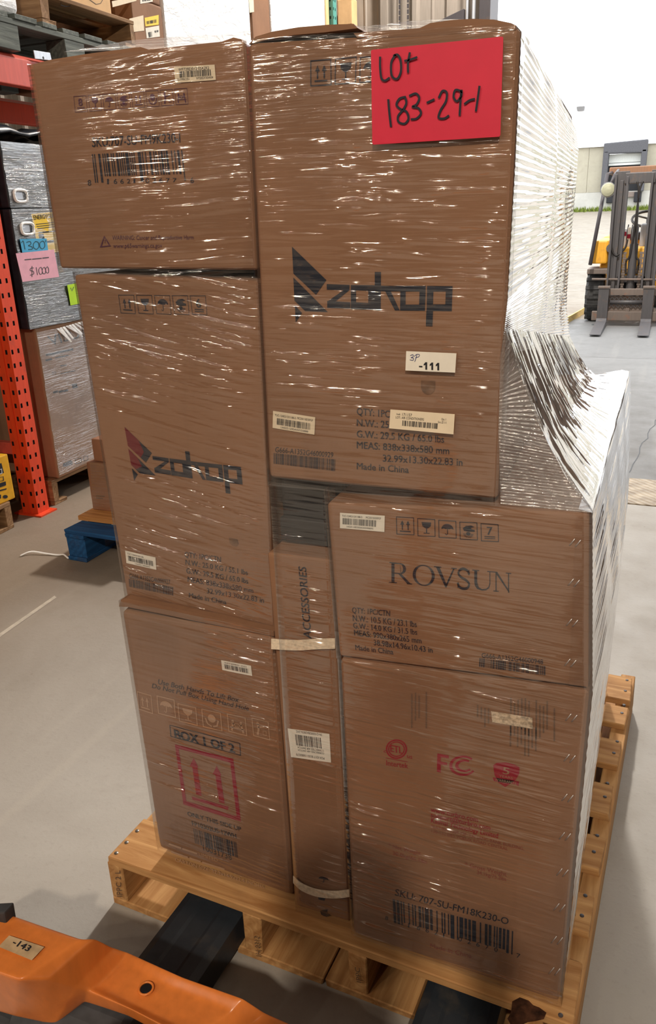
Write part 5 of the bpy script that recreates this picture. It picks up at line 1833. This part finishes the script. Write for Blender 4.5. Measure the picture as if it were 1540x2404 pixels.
# body, dash and seat
zc0, zc1 = g_(1480, 636).z, g_(1480, 583).z
hb = hw + .26
mk('cowl', hexa([(xc - hw - .12, YF + .3, zc1), (xc + hw + .12, YF + .3, zc1), (xc + hw + .2, YF + .22, zc0), (xc - hw - .2, YF + .22, zc0)], (0, .5, 0)), HEXF, M['fl_yellow'], FK, .02)
box('dark_recess', xc - hw - .05, xc + hw + .05, YF + .26, YF + .5, .3, zc0, M['black'], FK)
box('cross_bar', xc - hw, xc + hw, YF + .2, YF + .27, g_(1480, 650).z, g_(1480, 638).z, M['fl_yellow'], FK, .008)
mk('counterweight', hexa([(xc - hb, YF + 1.2, 1.0), (xc + hb, YF + 1.2, 1.0), (xc + hb, YF + 1.2, .3), (xc - hb, YF + 1.2, .3)], (0, 1.0, 0)), HEXF, M['fl_yellow'], FK, .06, 3)
def fender(s):
    x0, x1 = xc - s * (hw + .1), xc - s * (hw + .30)
    a, b = min(x0, x1), max(x0, x1)
    mk('fender', hexa([(a + (.05 if s > 0 else 0), YF + .1, .99), (b - (.05 if s < 0 else 0), YF + .1, .99), (b, YF + .06, .72), (a, YF + .06, .72)], (0, 1.0, 0)), HEXF, M['fl_yellow'], FK, .02)
    box('step_plate', a - .02, b + .02, YF + .02, YF + .5, .60, .66, M['fl_rust'], FK, .008)
    lathe('tilt_cylinder', (xc - s * (hw + .07), YF + .06, .9), (0, 1, -.1), [(0, .05), (.3, .05)], M['fl_mast'], FK, 12)
    wx = xc - s * (hw + .23)
    prof = [(-.11, .18), (-.1, .28), (-.07, .318), (.07, .318), (.1, .28), (.11, .18)]
    w_ = lathe('front_wheel', (wx, YF + .42, .318), (1, 0, 0), prof, M['tyre'], FK, 28)
    lugs = []
    for k_ in range(18):
        t = 2 * PI * k_ / 18
        c_ = Vector((wx, YF + .42 - .315 * math.cos(t), .318 + .315 * math.sin(t)))
        if c_.z < .03:
            continue
        e1 = Vector((0, math.sin(t), math.cos(t))) * .022
        e2 = Vector((0, -math.cos(t), math.sin(t))) * .014
        q = [c_ + Vector((-.1, 0, 0)) - e1 + e2, c_ + Vector((-.1, 0, 0)) + e1 + e2, c_ + Vector((-.1, 0, 0)) + e1 - e2, c_ + Vector((-.1, 0, 0)) - e1 - e2]
        lugs.append(hexa(q, (.2, 0, 0)))
    lg = multi('tread_lugs', lugs, M['tyre'], w_)
    lg['kind'] = 'stuff'
    lathe('rear_wheel', (xc - s * (hw + .1), YF + 1.9, .25), (1, 0, 0), [(-.09, .14), (-.07, .25), (.07, .25), (.09, .14)], M['tyre'], FK, 20)
sym(fender)
box('dash', g_(1503, 560).x - .02, g_(1503, 560).x + .38, YF + .45, YF + .6, zc1 - .02, g_(1503, 527).z, M['fl_grey'], FK, .03, 3)
for dx in (.1, .27):
    lathe('gauge', (g_(1503, 560).x + dx - .02, YF + .45, g_(1503, 552).z), (0, -1, 0), [(-.01, .022), (.004, .022)], M['black'], FK, 12)
sw = Vector((g_(1520, 512).x, YF + .75, g_(1520, 516).z))
ring = []
for k_ in range(28):
    t = 2 * PI * k_ / 28
    ring.append(sw + Vector((.2 * math.cos(t), .13 * math.sin(t), .09 * math.sin(t) + .0)))
wh = tube('steering_wheel', ring, .016, M['hose'], FK, 8, True)
for t in (.5, 2.6, 4.7):
    tube('spoke', [sw, sw + Vector((.2 * math.cos(t), .13 * math.sin(t), .09 * math.sin(t)))], .012, M['hose'], wh, 6)
tube('steering_column', [sw - Vector((0, 0, .0)), sw + Vector((0, -.15, -.3))], .03, M['hose'], FK, 8)
mk('seat', hexa([(xc - .22, YF + 1.15, 1.05), (xc + .22, YF + 1.15, 1.05), (xc + .22, YF + 1.15, .95), (xc - .22, YF + 1.15, .95)], (0, .45, 0)), HEXF, M['hose'], FK, .03)
# control levers with red and white guards on the left of the dash
lx0 = g_(1452, 560).x
for i in range(4):
    x = lx0 + i * .05
    box('lever_guard', x - .02, x + .018, YF + .4, YF + .43, zc1, g_(1452, 536).z - .02 * (i % 2), M['white_print'] if i != 2 else M['paper'], FK, .004)
    box('red_stripe', x - .02, x + .018, YF + .396, YF + .4, zc1 + .16 - .03 * i, zc1 + .21 - .03 * i, M['ink_red'], FK)
    tube('control_lever', [(x, YF + .45, zc1), (x + .03, YF + .5, g_(1452, 530).z)], .008, M['hose'], FK, 6)
# lift cylinder and chains in the middle
zk = g_(1486, 531).z
lathe('lift_cylinder', (xc, YF + .03, .15), (0, 0, 1), [(0, .05), (zk - .35, .05), (zk - .35, .038), (zk - .15, .038)], M['fl_mast'], FK, 18)
for dx in (-.095, .095):
    lk = []
    z = .2
    i = 0
    while z < zk - .3:
        w_ = .022 if i % 2 else .015
        lk.append((xc + dx - w_, xc + dx + w_, YF - .012, YF + .012, z, z + .026))
        z += .03
        i += 1
    c_ = multi('lift_chain', lk, M['fl_rust'], FK)
    c_['kind'] = 'stuff'
tube('hose_loop', spline([(xc - .28, YF - .01, 1.5), (xc - .27, YF - .02, 1.0), (xc - .2, YF - .03, .82), (xc - .1, YF - .02, .9), (xc - .08, YF, 1.0)], 8), .012, M['hose'], FK, 6)
# carriage, fork blades, load backrest grating
YC = YF - .14
ct, cb2 = g_(1480, 676, YC).z, g_(1480, 757, YC).z
wl, wr = g_(1392, 700, YC).x, 2 * xc - g_(1392, 700, YC).x
box('carriage_bar', wl + .06, wr - .06, YC, YC + .05, ct - .09, ct - .01, M['fl_rust'], FK, .008)
box('carriage_bar', wl, wr, YC - .01, YC + .05, cb2 + .02, cb2 + .13, M['fl_rust'], FK, .008)
tube('side_shift_rod', [(wl + .2, YC + .02, ct - .17), (wr - .2, YC + .02, ct - .17)], .025, M['fl_mast'], FK, 10)
box('carriage_plate', wl + .12, wr - .12, YC + .03, YC + .055, cb2 + .1, ct - .1, M['fl_rust'], FK, .004)
for x in (xc - .3, xc, xc + .3):
    box('carriage_post', x - .022, x + .022, YC + .005, YC + .03, cb2 + .13, ct - .24, M['rack_red'] if x < xc - .1 else M['fl_rust'], FK, .004)
gr = []
z = cb2 + .19
for r_ in range(5):
    for i in range(24):
        x = xc - .3 + i * .025
        s_ = .012 if (i + r_) % 2 else -.012
        gr.append(hexa([(x - .013, YC + .012, z + s_ + .004), (x + .013, YC + .012, z - s_ + .004), (x + .013, YC + .012, z - s_ - .004), (x - .013, YC + .012, z + s_ - .004)], (0, .008, 0)))
    z += .024
gm = multi('grating', gr, M['fl_mast'], FK)
gm['kind'] = 'stuff'
tube('front_rail', [(g_(1390, 655).x, YF - .03, g_(1390, 655).z), (2 * xc - g_(1390, 655).x, YF - .03, g_(1390, 655).z - .01)], .014, M['fl_rust'], FK, 8)
for sx in (0, 1):
    xa, xb_ = g_(1404, 700, YC - .05).x, g_(1428, 700, YC - .05).x
    if sx:
        xa, xb_ = g_(1509, 700, YC - .05).x, g_(1534, 700, YC - .05).x
    zt_ = g_(1416, 677, YC - .05).z
    prof = [(YC - .05, zt_), (YC, zt_), (YC, .02), (YC - .95, .012), (YC - .97, .02), (YC - .09, .062), (YC - .05, .09)]
    vs = [Vector((xa, y, z)) for y, z in prof] + [Vector((xb_, y, z)) for y, z in prof]
    m_ = len(prof)
    fs = [(0, 1, 2, 6), (2, 5, 6), (2, 3, 4, 5)]
    fs += [tuple(i + m_ for i in q[::-1]) for q in fs]
    fs += [(i, (i + 1) % m_, (i + 1) % m_ + m_, i + m_) for i in range(m_)]
    mk('fork_blade', vs, fs, M['fl_mast'], FK)
    box('fork_hook', xa - .01, xb_ + .01, YC - .06, YC + .02, zt_, zt_ + .025, M['fl_rust'], FK, .004)

# ---------------------------------------------------------------- far white warehouse
WB = thing('warehouse_building', 'white warehouse with beige lower wall and loading dock across the yard', 'building', (at(1440, 490, YFAR).x, YFAR, zf))
b_ = lambda px, py: at(px, py, YFAR)
x0, x1 = -42.0, 42.0
zr = b_(1440, 160).z
zsm = b_(1440, 343).z
zfd = b_(1440, 450).z
px_ = [-42, -30, -20, -13.6, -8.2]
xs = [-42.0]
pw2 = b_(1380, 400).x
xs = [pw2 + 6.2 * k_ for k_ in range(-6, 9)]
dL, dR = b_(1413, 420).x, b_(1514, 420).x
dT, dB = b_(1460, 338).z, b_(1440, 452).z
for a_, c_ in zip(xs[:-1], xs[1:]):
    box('cladding_panel', a_ + .003, c_ - .003, YFAR - .15, YFAR + .2, zsm, zr, M['white_wall'], WB)
    segs = [(a_ + .015, c_ - .015)]
    if a_ < dL < c_ or a_ < dR < c_ or (a_ > dL and c_ < dR):
        segs = []
        if a_ < dL:
            segs.append((a_ + .015, dL))
        if c_ > dR:
            segs.append((dR, c_ - .015))
    for s0, s1 in segs:
        box('wall_panel', s0 - .012, s1 + .012, YFAR, YFAR + .25, zfd, zsm, M['beige_wall'], WB, .015, 1)
box('foundation', xs[0], xs[-1], YFAR - .05, YFAR + .25, zf - .6, zfd, M['found'], WB)
box('roof', xs[0], xs[-1], YFAR, YFAR + 12, zr - .3, zr, M['white_wall'], WB)
# dock opening: seal, roller door half raised, dark inside, bumpers
wS = (dR - dL) * .13
box('seal_side', dL, dL + wS, YFAR - .5, YFAR + .1, dB, dT - .3, M['seal'], WB, .05)
box('seal_side', dR - wS, dR, YFAR - .5, YFAR + .1, b_(1500, 395).z, dT - .3, M['seal'], WB, .05)
box('seal_side', dR - wS, dR, YFAR - .48, YFAR + .1, dB, b_(1500, 395).z, M['seal'], WB, .05)
mk('seal_head', hexa([(dL, YFAR - .5, dT + .05), (dR, YFAR - .5, dT + .12), (dR, YFAR - .5, b_(1500, 360).z), (dL, YFAR - .5, b_(1425, 362).z)], (0, .55, 0)), HEXF, M['seal'], WB, .06)
dbz = b_(1460, 388).z
zz = b_(1460, 360).z
k_ = 0
while zz > dbz:
    box('door_section', dL + wS * .8, dR - wS * .8, YFAR + .05, YFAR + .12, max(zz - .42, dbz), zz - .02, M['door_white'], WB, .01)
    zz -= .42
    k_ += 1
box('dock_interior', dL + .1, dR - .1, YFAR + .3, YFAR + 2.5, dB - .2, dbz + .3, M['black'], WB)
box('dock_leveller', dL + wS, dR - wS, YFAR - .25, YFAR + .3, dB - .25, dB, M['fl_rust'], WB, .02)
for x in (dL + wS * 1.2, dR - wS * 1.6):
    box('dock_bumper', x, x + .35, YFAR - .35, YFAR - .05, dB - .5, dB - .02, M['black'], WB, .03)
lb = b_(1365, 253)
mk('wall_lamp', hexa([(lb.x - .2, YFAR - .5, lb.z + .02), (lb.x + .2, YFAR - .5, lb.z + .02), (lb.x + .16, YFAR - .36, lb.z - .16), (lb.x - .16, YFAR - .36, lb.z - .16)], (0, .4, 0)), HEXF, M['fl_grey'], WB, .02)
# grass along the foot of the foundation
vs, fs = [], []
rnd = random.Random(12)
for i in range(2600):
    x = rnd.uniform(-9, 9) + pw2 + 1
    y = YFAR - .3 - abs(rnd.gauss(0, .28))
    h_ = rnd.uniform(.1, .34)
    w_ = rnd.uniform(.03, .07)
    t = rnd.uniform(0, PI)
    z0 = zf - .08 - (YFAR - y) * zf / (YFAR - 13)
    k_ = len(vs)
    dx, dy = math.cos(t) * w_, math.sin(t) * w_
    vs += [(x - dx, y - dy, z0), (x + dx, y + dy, z0), (x + rnd.uniform(-.1, .1), y + rnd.uniform(-.1, .1), z0 + h_)]
    fs.append((k_, k_ + 1, k_ + 2))
me = D.meshes.new('grass')
me.from_pydata(vs, [], fs)
gs = link('grass', me, M['grass'])
gs['kind'] = 'stuff'
gs['label'] = 'strip of green grass along the foot of the far warehouse'
gs['category'] = 'grass'
# ---------------------------------------------------------------- the person taking the photograph, whose shadow falls on the load
def skin(name, V, E, Rr, m, parent, sub=1):
    me = D.meshes.new(name)
    inv = wm(parent).inverted()
    me.from_pydata([inv @ Vector(v) for v in V], E, [])
    o = link(name, me, m, parent)
    md = o.modifiers.new('skin', 'SKIN')
    md.use_smooth_shade = True
    sv = me.skin_vertices[0].data
    for i, rr in enumerate(Rr):
        sv[i].radius = rr if isinstance(rr, tuple) else (rr, rr)
    sv[0].use_root = True
    s = o.modifiers.new('round', 'SUBSURF')
    s.levels = s.render_levels = sub
    return o
PX0, PY0 = .75, -1.36
PE = thing('person', 'person in dark clothes standing before the load, only the shadow seen on it', 'person', (PX0, PY0, 0))
def pv(x, y, z):
    return (PX0 + x, PY0 + y, z)
# skin: head, neck and both arms in one surface through the shoulders
V = [pv(0, 0, .92), pv(0, 0, 1.12), pv(0, .01, 1.3), pv(0, .03, 1.4), pv(0, .06, 1.5), pv(0, .08, 1.6), pv(0, .07, 1.66)]
E = [(0, 1), (1, 2), (2, 3), (3, 4), (4, 5), (5, 6)]
Rr = [(.10, .08), (.10, .075), (.12, .075), .055, .075, .08, .06]
def limb(pts, root, rad):
    i0 = root
    for p, q in zip(pts, rad):
        V.append(pv(*p))
        Rr.append(q)
        E.append((i0, len(V) - 1))
        i0 = len(V) - 1
    return i0
for s in (-1, 1):
    w_ = limb([(s * .19, .0, 1.3), (s * .29, .05, 1.10), (s * .17, .2, 1.2), (s * .10, .25, 1.27)], 2, [.058, .046, .034, .026])
    h_ = limb([(s * .095, .28, 1.31)], w_, [.034])
    for k_, (dx, dz, ln) in enumerate(((-.03, .02, .05), (-.028, .045, .06), (-.02, .066, .055), (-.008, .08, .045))):
        limb([(s * (.095 + dx * .5), .29, 1.31 + dz * .7), (s * (.095 + dx * 1.6), .30, 1.315 + dz)], h_, [.010, .008])
    limb([(s * .115, .30, 1.335), (s * .09, .31, 1.36)], h_, [.012, .009])
    k1 = limb([(s * .095, .0, .86), (s * .11, .02, .48), (s * .12, -.02, .10), (s * .125, .12, .035)], 0, [.07, .05, .035, .035])
skin('body', V, E, Rr, flat('skin_tone', srgb(196, 150, 124), .5, 0, .05), PE)
V = [pv(0, 0, .84), pv(0, 0, 1.10), pv(0, .01, 1.32), pv(0, .03, 1.40)]
E = [(0, 1), (1, 2), (2, 3)]
Rr = [(.20, .15), (.19, .14), (.21, .13), .085]
for s in (-1, 1):
    limb([(s * .195, .0, 1.315), (s * .295, .05, 1.095), (s * .175, .195, 1.195)], 2, [.09, .075, .058])
skin('jacket', V, E, Rr, flat('dark_jacket_cloth', srgb(50, 56, 72), .85, 0, .1), PE)
V = [pv(0, 0, .93)]
E = []
Rr = [(.14, .12)]
for s in (-1, 1):
    limb([(s * .095, .0, .84), (s * .11, .02, .48), (s * .12, -.02, .1)], 0, [.12, .088, .07])
skin('trousers', V, E, Rr, flat('dark_trouser_cloth', srgb(44, 46, 52), .9, 0, .1), PE)
for s in (-1, 1):
    V = [pv(s * .12, -.05, .05), pv(s * .122, .05, .045), pv(s * .126, .15, .036), pv(s * .127, .19, .034)]
    skin('shoe', V, [(0, 1), (1, 2), (2, 3)], [.048, .044, .036, .026], M['hose'], PE)
V = [pv(0, .03, 1.55), pv(0, .03, 1.62), pv(0, .06, 1.69)]
skin('hair', V, [(0, 1), (1, 2)], [.082, .09, .07], flat('dark_hair', srgb(40, 30, 26), .7, 0, .2), PE)
for s in (-1, 1):
    lathe('eye', pv(s * .03, .145, 1.585), (0, 1, 0), [(-.006, .006), (.002, .011), (.006, .006)], M['paper'], PE, 10)
    mk('ear', hexa([pv(s * .082, .06, 1.6), pv(s * .095, .055, 1.6), pv(s * .092, .055, 1.54), pv(s * .08, .06, 1.54)], (0, .02, 0)), HEXF, D.materials['skin_tone'], PE, .004)
mk('nose', [pv(-.008, .155, 1.58), pv(.008, .155, 1.58), pv(.014, .16, 1.545), pv(-.014, .16, 1.545), pv(0, .182, 1.552)], [(0, 1, 4), (1, 2, 4), (2, 3, 4), (3, 0, 4), (0, 3, 2, 1)], D.materials['skin_tone'], PE)
mk('mouth', hexa([pv(-.022, .15, 1.522), pv(.022, .15, 1.522), pv(.018, .15, 1.514), pv(-.018, .15, 1.514)], (0, .012, 0)), HEXF, M['ink_red'], PE)
